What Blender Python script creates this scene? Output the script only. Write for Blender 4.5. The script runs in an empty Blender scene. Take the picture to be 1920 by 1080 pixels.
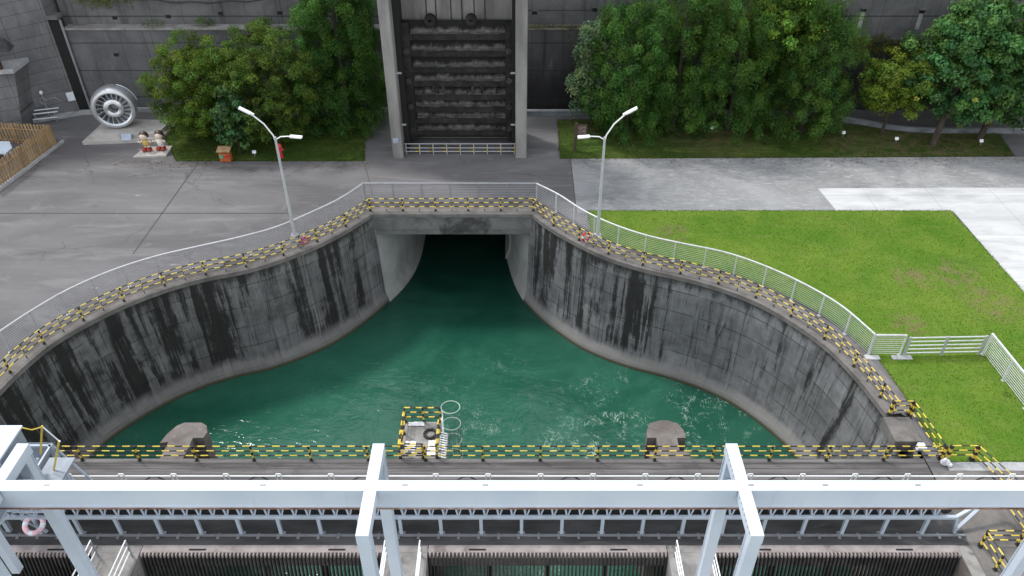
import bpy, math, random
import numpy as np
from mathutils import Vector, Matrix, Quaternion

S = bpy.context.scene
COL = S.collection
rad = math.radians

# ------------------------------------------------------------------ camera, light
CAM_H, PITCH = 29.0, 37.1
cd = bpy.data.cameras.new("camera")
cd.sensor_width = 36.0
cd.lens = 36.0 * 1480.0 / 1920.0
cd.shift_x = -8.0 / 1920.0
cd.clip_start, cd.clip_end = 0.5, 3000
cam = bpy.data.objects.new("camera", cd)
COL.objects.link(cam)
cam.location = (0, 0, CAM_H)
cam.rotation_euler = (rad(90 - PITCH), 0, 0)
S.camera = cam

SUN_DIR = Vector((0.50, -0.42, -1.0)).normalized()          # the way the light travels
SUN_EL = math.asin(-SUN_DIR.z)
w = bpy.data.worlds.new("World")
S.world = w
w.use_nodes = True
nt = w.node_tree
sky = nt.nodes.new("ShaderNodeTexSky")
sky.sky_type = 'NISHITA'
sky.sun_disc = False
sky.sun_elevation = SUN_EL
sky.sun_rotation = math.atan2(-SUN_DIR.x, -SUN_DIR.y)
sky.air_density, sky.dust_density, sky.ozone_density = 1.6, 0.5, 1.0
hsv = nt.nodes.new("ShaderNodeHueSaturation")
hsv.inputs["Saturation"].default_value = 0.2
nt.links.new(sky.outputs[0], hsv.inputs["Color"])
nt.links.new(hsv.outputs[0], nt.nodes["Background"].inputs[0])
nt.nodes["Background"].inputs[1].default_value = 0.15
sd = bpy.data.lights.new("sun", 'SUN')
sd.energy, sd.angle, sd.color = 1.1, rad(8), (1.0, 0.96, 0.9)
sun = bpy.data.objects.new("sun", sd)
COL.objects.link(sun)
sun.location = (-60, 80, 120)
sun.rotation_euler = SUN_DIR.to_track_quat('-Z', 'Y').to_euler()
S.view_settings.view_transform = 'Standard'
S.view_settings.look = 'None'
S.view_settings.gamma = 1
S.view_settings.exposure = 1.13
S.cycles.max_bounces = 6
S.cycles.use_denoising = True

# ------------------------------------------------------------------ material helper
class N:
    def __init__(s, name, rough=0.8, metallic=0.0, spec=0.5):
        s.m = bpy.data.materials.new(name)
        s.m.use_nodes = True
        s.t = s.m.node_tree
        s.b = s.t.nodes["Principled BSDF"]
        s.b.inputs["Roughness"].default_value = rough
        s.b.inputs["Metallic"].default_value = metallic
        s.b.inputs["Specular IOR Level"].default_value = spec
        s._co = None
    def lk(s, a, b):
        if isinstance(a, (int, float)): b.default_value = a
        elif isinstance(a, (tuple, list)):
            b.default_value = tuple(a) + ((1.0,) if len(a) == 3 and len(b.default_value) == 4 else ())
        else: s.t.links.new(a, b)
    def co(s, kind="Object", scale=(1, 1, 1), loc=(0, 0, 0), rot=(0, 0, 0)):
        tc = s.t.nodes.new("ShaderNodeTexCoord")
        mp = s.t.nodes.new("ShaderNodeMapping")
        mp.inputs["Scale"].default_value = scale
        mp.inputs["Location"].default_value = loc
        mp.inputs["Rotation"].default_value = rot
        s.t.links.new(tc.outputs[kind], mp.inputs[0])
        return mp.outputs[0]
    def noise(s, vec, scale, detail=4, rough=0.55, dist=0.0):
        n = s.t.nodes.new("ShaderNodeTexNoise")
        s.lk(vec, n.inputs["Vector"])
        n.inputs["Scale"].default_value = scale
        n.inputs["Detail"].default_value = detail
        n.inputs["Roughness"].default_value = rough
        n.inputs["Distortion"].default_value = dist
        return n.outputs["Fac"]
    def step(s, v, a, b):
        n = s.t.nodes.new("ShaderNodeMapRange")
        n.interpolation_type = 'SMOOTHSTEP'
        s.lk(v, n.inputs["Value"])
        n.inputs["From Min"].default_value, n.inputs["From Max"].default_value = min(a, b), max(a, b)
        if a > b: n.inputs["To Min"].default_value, n.inputs["To Max"].default_value = 1, 0
        return n.outputs[0]
    def math(s, op, a, b=0.0):
        n = s.t.nodes.new("ShaderNodeMath")
        n.operation = op
        s.lk(a, n.inputs[0]); s.lk(b, n.inputs[1])
        return n.outputs[0]
    def mix(s, f, a, b, mode='MIX'):
        n = s.t.nodes.new("ShaderNodeMix")
        n.data_type = 'RGBA'; n.blend_type = mode
        s.lk(f, n.inputs[0]); s.lk(a, n.inputs[6]); s.lk(b, n.inputs[7])
        return n.outputs[2]
    def sep(s, v):
        n = s.t.nodes.new("ShaderNodeSeparateXYZ")
        s.lk(v, n.inputs[0])
        return n.outputs
    def attr(s, name):
        n = s.t.nodes.new("ShaderNodeAttribute")
        n.attribute_name = name
        return n.outputs["Color"]
    def bump(s, h, strength=0.3, dist=0.05):
        n = s.t.nodes.new("ShaderNodeBump")
        n.inputs["Strength"].default_value = strength
        n.inputs["Distance"].default_value = dist
        s.lk(h, n.inputs["Height"])
        s.t.links.new(n.outputs[0], s.b.inputs["Normal"])
    def col(s, c):
        s.lk(c, s.b.inputs["Base Color"])
        return s
    def rgh(s, c): s.lk(c, s.b.inputs["Roughness"])

def speckled(name, c1, c2, scale=1.0, rough=0.8, c3=None, metallic=0.0, bump=0.0, stretch=(1, 1, 1), spec=0.4):
    n = N(name, rough, metallic, spec)
    v = n.co(scale=stretch)
    f = n.step(n.noise(v, scale, 6, 0.62), 0.32, 0.68)
    c = n.mix(f, c1, c2)
    if c3:
        c = n.mix(n.step(n.noise(v, scale * 0.35, 8, 0.7, 0.4), 0.54, 0.66), c, c3)
    fine = n.noise(n.co(), 18, 3)
    c = n.mix(0.25, c, n.mix(fine, (0.25, 0.25, 0.25), (1, 1, 1)), 'MULTIPLY')
    n.col(c)
    if bump: n.bump(n.noise(v, scale * 6, 5), bump, 0.03)
    return n.m

def plain(name, c, rough=0.5, metallic=0.0, wear=0.12, scale=3.0, spec=0.5):
    n = N(name, rough, metallic, spec)
    d = tuple(x * (1 - 2.2 * wear) for x in c)
    v = n.co()
    n.col(n.mix(n.step(n.noise(v, scale, 6, 0.65), 0.42, 0.75), c, d))
    return n.m

M = {}
# asphalt plaza
n = N("asphalt", 0.86, 0, 0.3)
v = n.co()
c = n.mix(n.step(n.noise(n.co(rot=(0, 0, 0.5), scale=(0.4, 1.3, 1)), 0.16, 6, 0.6, 0.8), 0.3, 0.7), (0.106, 0.102, 0.105), (0.168, 0.162, 0.167))
c = n.mix(n.step(n.noise(v, 0.5, 7, 0.7, 0.6), 0.55, 0.72), c, (0.186, 0.18, 0.184))
c = n.mix(n.math('MULTIPLY', n.step(n.noise(v, 0.33, 8, 0.75), 0.58, 0.70), 0.55), c, (0.085, 0.082, 0.087))
c = n.mix(n.math('MULTIPLY', n.step(n.noise(n.co(scale=(0.7, 2.2, 1)), 0.75, 3, 0.5), 0.72, 0.76), 0.7), c, (0.32, 0.31, 0.31))
c = n.mix(0.35, c, n.mix(n.noise(v, 14, 4, 0.7), (0.3, 0.3, 0.3), (1.2, 1.2, 1.2)), 'MULTIPLY')
vo = n.t.nodes.new("ShaderNodeTexVoronoi"); vo.feature = 'DISTANCE_TO_EDGE'; vo.inputs["Scale"].default_value = 0.16
wp = n.t.nodes.new("ShaderNodeVectorMath"); wp.operation = 'MULTIPLY_ADD'
wn = n.t.nodes.new("ShaderNodeTexNoise"); wn.inputs["Scale"].default_value = 0.9; wn.inputs["Detail"].default_value = 6
n.lk(v, wn.inputs["Vector"]); n.lk(wn.outputs["Color"], wp.inputs[0]); wp.inputs[1].default_value = (1.6, 1.6, 0); n.lk(v, wp.inputs[2])
n.lk(wp.outputs[0], vo.inputs["Vector"])
ck = n.math('MULTIPLY', n.step(vo.outputs["Distance"], 0.012, 0.003), n.step(n.noise(v, 0.12, 3), 0.5, 0.6))
c = n.mix(n.math('MULTIPLY', ck, 0.55), c, (0.05, 0.05, 0.05))
c = n.mix(n.math('MULTIPLY', n.step(n.noise(n.co(rot=(0, 0, 0.45), scale=(0.25, 1.6, 1)), 0.55, 7, 0.7, 0.5), 0.5, 0.68), 0.4), c, (0.235, 0.23, 0.232))
n.col(c); n.bump(n.noise(v, 20, 4, 0.7), 0.25, 0.02)
M['asphalt'] = n.m
# brushed concrete road
n = N("brushed_concrete", 0.85, 0, 0.3)
v = n.co()
c = n.mix(n.step(n.noise(v, 0.22, 7, 0.65, 0.7), 0.34, 0.66), (0.215, 0.218, 0.222), (0.335, 0.337, 0.34))
sw = n.noise(n.co(scale=(0.6, 2.6, 1), rot=(0, 0, 0.35)), 1.6, 7, 0.75, 1.6)
c = n.mix(n.math('MULTIPLY', n.step(sw, 0.48, 0.68), 0.9), c, (0.45, 0.45, 0.445))
c = n.mix(n.math('MULTIPLY', n.step(n.noise(n.co(scale=(0.35, 1, 1)), 0.28, 8, 0.7), 0.55, 0.7), 0.6), c, (0.15, 0.155, 0.16))
x = n.sep(v)
c = n.mix(n.math('MULTIPLY', n.step(x[0], 30, 9), 0.5), c, n.mix(1.0, c, (0.62, 0.64, 0.66), 'MULTIPLY'))
c = n.mix(0.3, c, n.mix(n.noise(v, 12, 4, 0.7), (0.4, 0.4, 0.4), (1.2, 1.2, 1.2)), 'MULTIPLY')
n.col(c); n.bump(sw, 0.2, 0.03)
M['road'] = n.m
n = N("pale_concrete", 0.8, 0, 0.3)
v = n.co()
c = n.mix(n.step(n.noise(n.co(scale=(0.5, 1.6, 1)), 0.5, 6, 0.6, 0.6), 0.3, 0.7), (0.42, 0.425, 0.43), (0.56, 0.565, 0.57))
c = n.mix(n.math('MULTIPLY', n.step(n.noise(v, 0.25, 7, 0.7), 0.56, 0.7), 0.5), c, (0.33, 0.34, 0.35))
x = n.sep(v)
for ax, per in ((0, 4.6), (1, 5.2)):
    f = n.math('FRACT', n.math('DIVIDE', x[ax], per))
    c = n.mix(n.math('MULTIPLY', n.step(n.math('ABSOLUTE', n.math('SUBTRACT', f, 0.5)), 0.008, 0.003), 0.45), c, (0.2, 0.2, 0.2))
c = n.mix(n.math('MULTIPLY', n.step(n.noise(n.co(scale=(0.3, 1.5, 1), rot=(0, 0, 0.3)), 0.7, 8, 0.72, 0.6), 0.52, 0.7), 0.45), c, (0.3, 0.305, 0.31))
c = n.mix(0.2, c, n.mix(n.noise(v, 10, 4, 0.7), (0.4, 0.4, 0.4), (1.2, 1.2, 1.2)), 'MULTIPLY')
n.col(c)
M['pad'] = n.m
# lawn
def lawn(name, bare, lush=(0.075, 0.162, 0.014), dry=(0.13, 0.205, 0.025), soil=(0.2, 0.145, 0.085), spots=(), amt=0.63):
    n = N(name, 0.95, 0, 0.15)
    v = n.co()
    c = n.mix(n.step(n.noise(v, 0.26, 6, 0.6, 0.4), 0.34, 0.66), lush, dry)
    c = n.mix(n.math('MULTIPLY', n.step(n.noise(n.co(scale=(0.5, 1.4, 1), rot=(0, 0, -0.5)), 0.9, 6, 0.7, 0.6), 0.46, 0.72), 0.6), c, (0.15, 0.2, 0.045))
    c = n.mix(n.math('MULTIPLY', n.step(n.noise(v, 2.2, 6, 0.75), 0.5, 0.75), 0.3), c, (0.05, 0.11, 0.01))
    n2 = n.noise(v, 0.8, 8, 0.75, 0.6)
    m = n.step(n2, amt, amt + 0.13) if bare else 0.0
    for sx, sy, sr in spots:
        d = n.t.nodes.new("ShaderNodeVectorMath"); d.operation = 'DISTANCE'
        n.lk(v, d.inputs[0]); d.inputs[1].default_value = (sx, sy, 0)
        f = n.math('MULTIPLY', n.step(d.outputs["Value"], sr, sr * 0.2), n.step(n.noise(v, 1.3, 8, 0.75, 0.3), 0.4, 0.62))
        m = n.math('MAXIMUM', m, f)
    c = n.mix(n.math('MULTIPLY', m, 0.8), c, soil)
    c = n.mix(0.5, c, n.mix(n.noise(v, 9, 5, 0.8), (0.25, 0.25, 0.25), (1.5, 1.5, 1.5)), 'MULTIPLY')
    n.col(c); n.bump(n.noise(v, 14, 5, 0.8), 0.6, 0.06)
    return n.m
M['lawn'] = lawn("lawn_grass", False, spots=((27.3, 39.7, 2.2), (24.6, 39.3, 1.8), (28.2, 36.9, 2.4), (22.5, 34.9, 1.5), (26.7, 27.2, 1.4), (10.5, 44.5, 1.6)))
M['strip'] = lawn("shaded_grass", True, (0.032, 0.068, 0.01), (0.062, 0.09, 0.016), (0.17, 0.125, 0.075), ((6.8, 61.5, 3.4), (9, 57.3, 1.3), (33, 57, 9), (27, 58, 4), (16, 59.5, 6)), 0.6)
M['hill'] = lawn("hill_grass", True)
# basin wall concrete: uv = (run along the wall, height)
def stained(name, dark_lo, dark_hi, base=(0.17, 0.172, 0.175), seed=0.0, drift=None, toe_amt=0.8):
    n = N(name, 0.78, 0, 0.35)
    u = n.co("UV", loc=(seed, 0, 0))
    xyz = n.sep(n.co("UV"))
    c = n.mix(n.step(n.noise(u, 0.7, 7, 0.65, 0.3), 0.3, 0.7), tuple(b * 0.62 for b in base), tuple(b * 1.25 for b in base))
    st = n.noise(n.co("UV", scale=(1, 0.06, 1), loc=(seed, 0, 0)), 1.9, 6, 0.7, 0.25)
    c = n.mix(n.math('MULTIPLY', n.step(st, 0.52, 0.7), 0.6), c, (0.30, 0.30, 0.305))
    dk = n.noise(n.co("UV", scale=(1, 0.045, 1), loc=(seed + 17, 0, 0)), 3.2, 5, 0.65, 0.1)
    c = n.mix(n.math('MULTIPLY', n.step(dk, 0.52, 0.66), 0.62), c, (0.035, 0.035, 0.037))
    fine = n.noise(n.co("UV", scale=(1, 0.03, 1), loc=(seed + 7, 0, 0)), 9, 4, 0.6)
    c = n.mix(n.math('MULTIPLY', n.step(fine, 0.5, 0.7), 0.35), c, (0.30, 0.30, 0.31))
    # black weathering running down from the coping
    br = n.noise(n.co("UV", scale=(1, 0.06, 1), loc=(seed + 3, 0, 0)), 0.8, 8, 0.72, 0.35)
    if drift: br = n.math('ADD', br, n.math('MULTIPLY', n.step(xyz[0], drift[0], drift[1]), drift[2]))  # adds more black towards the start of the run
    pat = n.noise(u, 1.1, 8, 0.7, 0.2)
    k = n.math('ADD', n.math('MULTIPLY', br, 0.84), n.math('MULTIPLY', pat, 0.16))
    blk = n.step(k, dark_lo, dark_hi)
    low = n.step(xyz[1], -6.9, -6.3)
    blk = n.math('MULTIPLY', blk, low)
    c = n.mix(n.math('MULTIPLY', blk, 0.93), c, (0.018, 0.017, 0.016))
    top = n.math('ADD', xyz[1], n.math('MULTIPLY', n.noise(n.co("UV", scale=(1, 0.3, 1), loc=(seed, 5, 0)), 1.5, 7, 0.75), 2.4))
    c = n.mix(n.math('MULTIPLY', n.step(top, 0.35, 0.95), 0.8), c, (0.022, 0.021, 0.02))
    # formwork joints
    def line(v, period, wdt):
        f = n.math('FRACT', n.math('DIVIDE', n.math('ADD', v, 0.35), period))
        return n.step(n.math('ABSOLUTE', n.math('SUBTRACT', f, 0.5)), wdt * 1.6, wdt * 0.5)
    j = n.math('MULTIPLY', n.math('MAXIMUM', line(xyz[1], 1.55, 0.017), n.math('MULTIPLY', line(xyz[0], 3.1, 0.008), 0.8)), n.step(n.noise(u, 0.8, 3), 0.34, 0.55))
    c = n.mix(n.math('MULTIPLY', j, 0.75), c, (0.02, 0.02, 0.02))
    cell = n.t.nodes.new("ShaderNodeTexWhiteNoise"); cell.noise_dimensions = '2D'
    cc = n.t.nodes.new("ShaderNodeCombineXYZ")
    n.lk(n.math('FLOOR', n.math('DIVIDE', n.math('ADD', xyz[0], 1.9 + seed), 3.1)), cc.inputs[0])
    n.lk(n.math('FLOOR', n.math('DIVIDE', n.math('ADD', xyz[1], 1.125), 1.55)), cc.inputs[1])
    n.lk(cc.outputs[0], cell.inputs["Vector"])
    c = n.mix(n.math('MULTIPLY', cell.outputs["Value"], 0.42), c, n.mix(1.0, c, (0.42, 0.42, 0.43), 'MULTIPLY'))
    # pale scoured toe and the greenish tide mark
    toe = n.step(n.math('ADD', xyz[1], n.math('MULTIPLY', n.noise(u, 0.9, 5), 0.7)), -6.35, -6.85)
    c = n.mix(n.math('MULTIPLY', toe, toe_amt), c, n.mix(n.noise(n.co("UV", scale=(0.4, 1.6, 1)), 1.5, 6, 0.7), (0.16, 0.153, 0.14), (0.33, 0.322, 0.305)))
    c = n.mix(n.step(xyz[1], -7.35, -7.62), c, (0.055, 0.055, 0.03))
    c = n.mix(0.3, c, n.mix(n.noise(u, 11, 4, 0.7), (0.3, 0.3, 0.3), (1.2, 1.2, 1.2)), 'MULTIPLY')
    n.col(c); n.bump(n.math('SUBTRACT', n.noise(u, 5, 6, 0.7), j), 0.35, 0.04)
    return n.m
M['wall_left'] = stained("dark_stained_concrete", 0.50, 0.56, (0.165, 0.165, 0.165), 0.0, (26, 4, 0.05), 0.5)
M['wall_right'] = stained("streaked_concrete", 0.535, 0.595, (0.205, 0.207, 0.212), 41.7, (18, 3, 0.085))
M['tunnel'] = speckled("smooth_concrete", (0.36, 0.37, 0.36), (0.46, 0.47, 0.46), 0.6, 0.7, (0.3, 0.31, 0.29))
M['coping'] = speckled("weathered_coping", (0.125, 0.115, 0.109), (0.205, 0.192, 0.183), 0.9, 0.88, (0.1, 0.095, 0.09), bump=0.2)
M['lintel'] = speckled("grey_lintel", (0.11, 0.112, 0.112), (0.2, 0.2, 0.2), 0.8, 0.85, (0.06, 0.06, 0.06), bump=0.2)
# far retaining wall
def boarded(name, c1, c2, period, dark=0.5, tilt=0.0, wet=None):
    n = N(name, 0.85, 0, 0.3)
    v = n.co()
    xyz = n.sep(v)
    c = n.mix(n.step(n.noise(v, 0.35, 8, 0.68, 0.4), 0.32, 0.68), c1, c2)
    st = n.noise(n.co(scale=(1, 1, 0.06)), 1.4, 7, 0.7, 0.3)
    c = n.mix(n.math('MULTIPLY', n.step(st, 0.52, 0.68), dark), c, (0.022, 0.022, 0.023))
    c = n.mix(n.math('MULTIPLY', n.step(n.noise(n.co(scale=(1, 1, 0.2), loc=(9, 0, 0)), 0.8, 7, 0.7), 0.58, 0.75), 0.5), c, (0.24, 0.24, 0.24))
    z = n.math('ADD', xyz[2], n.math('MULTIPLY', xyz[0], tilt))
    f = n.math('FRACT', n.math('DIVIDE', z, period))
    j = n.step(n.math('ABSOLUTE', n.math('SUBTRACT', f, 0.5)), 0.03, 0.008)
    c = n.mix(n.math('MULTIPLY', j, 0.7), c, (0.03, 0.03, 0.03))
    g = n.math('FRACT', n.math('DIVIDE', xyz[0], 2.6))
    c = n.mix(n.math('MULTIPLY', n.step(n.math('ABSOLUTE', n.math('SUBTRACT', g, 0.5)), 0.012, 0.004), 0.6), c, (0.025, 0.025, 0.025))
    if wet:
        c = n.mix(n.math('MULTIPLY', n.step(n.math('ADD', xyz[2], n.math('MULTIPLY', st, 4.0)), wet[0], wet[1]), 0.85), c, (0.014, 0.014, 0.015))
    c = n.mix(0.3, c, n.mix(n.noise(v, 6, 4, 0.7), (0.35, 0.35, 0.35), (1.15, 1.15, 1.15)), 'MULTIPLY')
    n.col(c); n.bump(n.math('SUBTRACT', n.noise(v, 3, 5, 0.7), j), 0.3, 0.05)
    return n.m
M['dam'] = boarded("dark_dam_concrete", (0.095, 0.097, 0.101), (0.15, 0.152, 0.157), 2.35, 0.4)
M['dam_wet'] = boarded("wet_dam_concrete", (0.06, 0.06, 0.062), (0.1, 0.1, 0.103), 2.35, 0.7, 0, (7.2, 3.6))
M['dam_board'] = boarded("boarded_concrete", (0.115, 0.117, 0.122), (0.18, 0.182, 0.188), 0.95, 0.2, -0.08)
M['dam_upper'] = boarded("upper_dam_concrete", (0.1, 0.101, 0.104), (0.165, 0.166, 0.17), 3.1, 0.45)
M['gate_pillar'] = speckled("pillar_concrete", (0.16, 0.155, 0.15), (0.29, 0.285, 0.275), 0.7, 0.85, (0.095, 0.09, 0.088), bump=0.2, stretch=(1, 1, 0.25))
M['pier'] = speckled("brown_stained_concrete", (0.115, 0.098, 0.09), (0.2, 0.18, 0.17), 0.9, 0.9, (0.075, 0.065, 0.058), bump=0.25)
M['pier_top'] = speckled("dusty_concrete", (0.21, 0.2, 0.19), (0.33, 0.32, 0.31), 1.3, 0.9, (0.12, 0.115, 0.11), bump=0.2)
M['deck'] = None
n = N("worn_deck_concrete", 0.85, 0, 0.3)
v = n.co()
xyz = n.sep(v)
c = n.mix(n.step(n.noise(n.co(scale=(0.12, 2.2, 1)), 1.6, 7, 0.7, 0.15), 0.32, 0.68), (0.085, 0.08, 0.079), (0.205, 0.193, 0.19))
f = n.math('FRACT', n.math('DIVIDE', xyz[1], 0.31))
c = n.mix(n.math('MULTIPLY', n.step(n.math('ABSOLUTE', n.math('SUBTRACT', f, 0.5)), 0.16, 0.05), 0.6), c, (0.05, 0.047, 0.047))
c = n.mix(n.math('MULTIPLY', n.step(n.noise(v, 0.6, 7, 0.7, 0.3), 0.52, 0.7), 0.55), c, (0.07, 0.066, 0.066))
c = n.mix(0.3, c, n.mix(n.noise(v, 15, 4, 0.7), (0.3, 0.3, 0.3), (1.2, 1.2, 1.2)), 'MULTIPLY')
n.col(c); n.bump(n.noise(n.co(scale=(0.2, 2, 1)), 8, 4), 0.2, 0.02)
M['deck'] = n.m
M['deck_floor'] = speckled("conveyor_shaded_deck", (0.045, 0.045, 0.047), (0.1, 0.1, 0.104), 0.8, 0.8, (0.13, 0.125, 0.12), stretch=(0.4, 1.5, 1))  # dark tone paints the shadow beneath the conveyor into the deck strip
M['lip'] = speckled("pinkish_concrete", (0.27, 0.235, 0.23), (0.4, 0.36, 0.355), 1.4, 0.85, (0.2, 0.17, 0.165))
M['stone'] = speckled("pale_granite", (0.38, 0.36, 0.34), (0.5, 0.475, 0.455), 1.2, 0.7, (0.3, 0.285, 0.27))
M['kerb'] = speckled("kerb_concrete", (0.3, 0.31, 0.32), (0.45, 0.46, 0.475), 1.0, 0.85, (0.2, 0.205, 0.21))
M['channel'] = speckled("damp_blue_grey_concrete", (0.11, 0.125, 0.145), (0.2, 0.22, 0.245), 0.8, 0.6, (0.07, 0.075, 0.085))
# steel and paint
n = N("black_gate_steel", 0.75, 0.0, 0.3)
v = n.co()
c = n.mix(n.step(n.noise(v, 1.2, 7, 0.7), 0.35, 0.7), (0.01, 0.01, 0.011), (0.034, 0.032, 0.031))
c = n.mix(n.math('MULTIPLY', n.step(n.noise(n.co(scale=(1, 1, 0.15)), 2.2, 6, 0.7, 0.2), 0.58, 0.74), 0.5), c, (0.09, 0.085, 0.082))
n.col(c)
M['gate_black'] = n.m
n = N("silted_gate_steel", 0.85, 0.0, 0.25)
v = n.co()
ht = n.sep(n.co("UV"))
k = n.math('ADD', ht[1], n.math('MULTIPLY', n.math('SUBTRACT', n.noise(n.co(scale=(1, 1, 0.5)), 1.1, 8, 0.75, 0.6), 0.5), 1.7))
c = n.mix(n.step(n.noise(v, 2.5, 6, 0.7), 0.35, 0.7), (0.1, 0.097, 0.092), (0.2, 0.193, 0.184))
c = n.mix(n.step(k, -0.05, 0.42), c, (0.016, 0.0155, 0.015))
n.col(c)
M['gate_silt'] = n.m
n = N("pale_blue_steel_paint", 0.48, 0, 0.4)
v = n.co()
c = n.mix(n.step(n.noise(v, 0.5, 6, 0.6), 0.35, 0.7), (0.56, 0.615, 0.695), (0.50, 0.56, 0.65))
c = n.mix(n.math('MULTIPLY', n.step(n.noise(n.co(scale=(1, 1, 0.12)), 2.6, 6, 0.7, 0.2), 0.58, 0.76), 0.4), c, (0.34, 0.33, 0.32))
c = n.mix(n.math('MULTIPLY', n.step(n.noise(v, 3.2, 8, 0.75), 0.66, 0.76), 0.45), c, (0.3, 0.22, 0.17))
n.col(c); n.rgh(n.math('ADD', 0.36, n.math('MULTIPLY', n.noise(v, 1.5, 5), 0.3)))
M['steel_paint'] = n.m
M['steel_grey'] = plain("blue_grey_steel_paint", (0.40, 0.455, 0.53), 0.5, 0, 0.1, 1.2)
M['machine_grey'] = plain("shaded_machine_paint", (0.26, 0.3, 0.36), 0.55, 0, 0.14, 1.0)  # darker copy of the steel paint, shade of the machine's sides in its colour
M['white_paint'] = plain("white_steel_paint", (0.78, 0.79, 0.80), 0.4, 0, 0.04, 1.4)
M['rust'] = speckled("rusty_flange", (0.16, 0.075, 0.045), (0.33, 0.2, 0.15), 2.5, 0.8, (0.4, 0.34, 0.31), stretch=(0.5, 1, 1))
M['galv'] = plain("galvanised_steel", (0.42, 0.43, 0.45), 0.42, 0.25, 0.1, 2.5)
M['galv_dark'] = plain("dull_grey_steel", (0.27, 0.28, 0.30), 0.5, 0.2, 0.12, 2.5)
M['galv_light'] = plain("bright_galvanised_steel", (0.55, 0.57, 0.58), 0.45, 0.1, 0.12, 2.5)
M['lamp_pole'] = plain("grey_lamp_paint", (0.46, 0.48, 0.5), 0.45, 0.1, 0.08, 1.0)
M['yellow'] = speckled("faded_yellow_paint", (0.62, 0.45, 0.055), (0.82, 0.64, 0.11), 2.0, 0.6, (0.4, 0.3, 0.1))
M['black'] = speckled("scuffed_black_paint", (0.016, 0.016, 0.017), (0.04, 0.038, 0.037), 2.0, 0.6, (0.075, 0.07, 0.065))
M['aluminium'] = plain("cast_aluminium", (0.62, 0.64, 0.67), 0.33, 0.75, 0.1, 1.8)
M['wood'] = speckled("tan_timber", (0.27, 0.175, 0.085), (0.42, 0.29, 0.16), 1.1, 0.7, (0.2, 0.12, 0.06), stretch=(3, 3, 0.5))
M['brown'] = plain("brown_timber", (0.055, 0.032, 0.024), 0.7)
M['rack'] = speckled("dark_rack_steel", (0.022, 0.021, 0.02), (0.055, 0.05, 0.048), 2.0, 0.7, (0.09, 0.075, 0.07))
M['rack_tip'] = speckled("scuffed_rack_steel", (0.24, 0.2, 0.195), (0.38, 0.33, 0.32), 3.0, 0.8)
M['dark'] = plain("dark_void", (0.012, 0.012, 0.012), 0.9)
M['rubber'] = plain("black_rubber", (0.022, 0.022, 0.024), 0.75)
M['red'] = plain("red_paint", (0.5, 0.03, 0.04), 0.45)
M['orange'] = plain("orange_paint", (0.42, 0.11, 0.025), 0.5)
M['green_p'] = plain("green_panel", (0.08, 0.33, 0.2), 0.5)
M['pink'] = plain("faded_pink_foam", (0.75, 0.48, 0.55), 0.6)
M['white_board'] = plain("white_board", (0.72, 0.75, 0.8), 0.5)
M['blue_grey'] = plain("blue_grey_plaque", (0.36, 0.42, 0.52), 0.4, 0.2)
M['tarp'] = plain("white_plastic", (0.75, 0.75, 0.78), 0.5)
M['skin'] = plain("cream_enamel", (0.68, 0.55, 0.46), 0.4)
M['cream'] = plain("cream_white_enamel", (0.7, 0.66, 0.6), 0.4)
M['hair'] = plain("dark_brown_enamel", (0.045, 0.025, 0.02), 0.4)
M['shoe'] = plain("red_brown_enamel", (0.3, 0.03, 0.018), 0.25)
M['led'] = plain("white_lamp_glass", (0.8, 0.82, 0.84), 0.25)
M['bark'] = speckled("grey_brown_bark", (0.03, 0.024, 0.019), (0.075, 0.06, 0.048), 3, 0.95, bump=0.5, stretch=(1, 1, 0.3))
M['joint'] = plain("tar_joint", (0.055, 0.053, 0.056), 0.9)
M['clay'] = speckled("dark_roof_tile", (0.02, 0.02, 0.022), (0.05, 0.05, 0.053), 3, 0.7)
M['belt'] = speckled("black_belt", (0.012, 0.013, 0.016), (0.026, 0.028, 0.034), 2, 0.65)
# leaves
def leafmat(name, trans=0.36, rough=0.5):
    n = N(name, rough, 0, 0.2)
    a = n.attr("tint")
    n.col(a)
    tr = n.t.nodes.new("ShaderNodeBsdfTranslucent")
    n.lk(n.mix(1.0, a, (1.15, 1.25, 0.6), 'MULTIPLY'), tr.inputs[0])
    mx = n.t.nodes.new("ShaderNodeMixShader")
    mx.inputs[0].default_value = trans
    out = n.t.nodes["Material Output"]
    n.t.links.new(n.b.outputs[0], mx.inputs[1]); n.t.links.new(tr.outputs[0], mx.inputs[2])
    n.t.links.new(mx.outputs[0], out.inputs[0])
    return n.m
M['leaf'] = leafmat("leaf_green", 0.36, 0.62)
# water
n = N("emerald_water", 0.09, 0, 0.5)
n.b.inputs["IOR"].default_value = 1.33
v = n.co()
xyz = n.sep(v)
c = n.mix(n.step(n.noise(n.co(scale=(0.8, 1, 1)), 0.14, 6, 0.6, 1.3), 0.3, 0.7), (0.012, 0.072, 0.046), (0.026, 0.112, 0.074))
c = n.mix(n.math('MULTIPLY', n.step(xyz[1], 52, 38), 1.0), n.mix(1.0, c, (0.4, 0.42, 0.45), 'MULTIPLY'), c)  # portal shade and dark reflection painted into the water colour towards the tunnel
wv = n.noise(v, 0.55, 4, 0.55, 1.0)
def iso(vec, sc, w_, dist, det=4):
    q = n.noise(vec, sc, det, 0.62, dist)
    return n.step(n.math('ABSOLUTE', n.math('SUBTRACT', q, 0.5)), w_, w_ * 0.15)
fo = n.math('MAXIMUM', iso(n.co(loc=(5, 3, 0), scale=(1.5, 0.6, 1), rot=(0, 0, 0.35)), 0.42, 0.012, 2.6, 5), iso(n.co(loc=(25, 13, 0), rot=(0, 0, 0.6)), 0.7, 0.009, 2.4, 5))
patch = n.step(n.noise(n.co(loc=(2, 7, 0)), 0.2, 4, 0.6, 0.5), 0.42, 0.56)
break_ = n.step(n.noise(v, 1.1, 4, 0.65), 0.46, 0.64)
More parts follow.
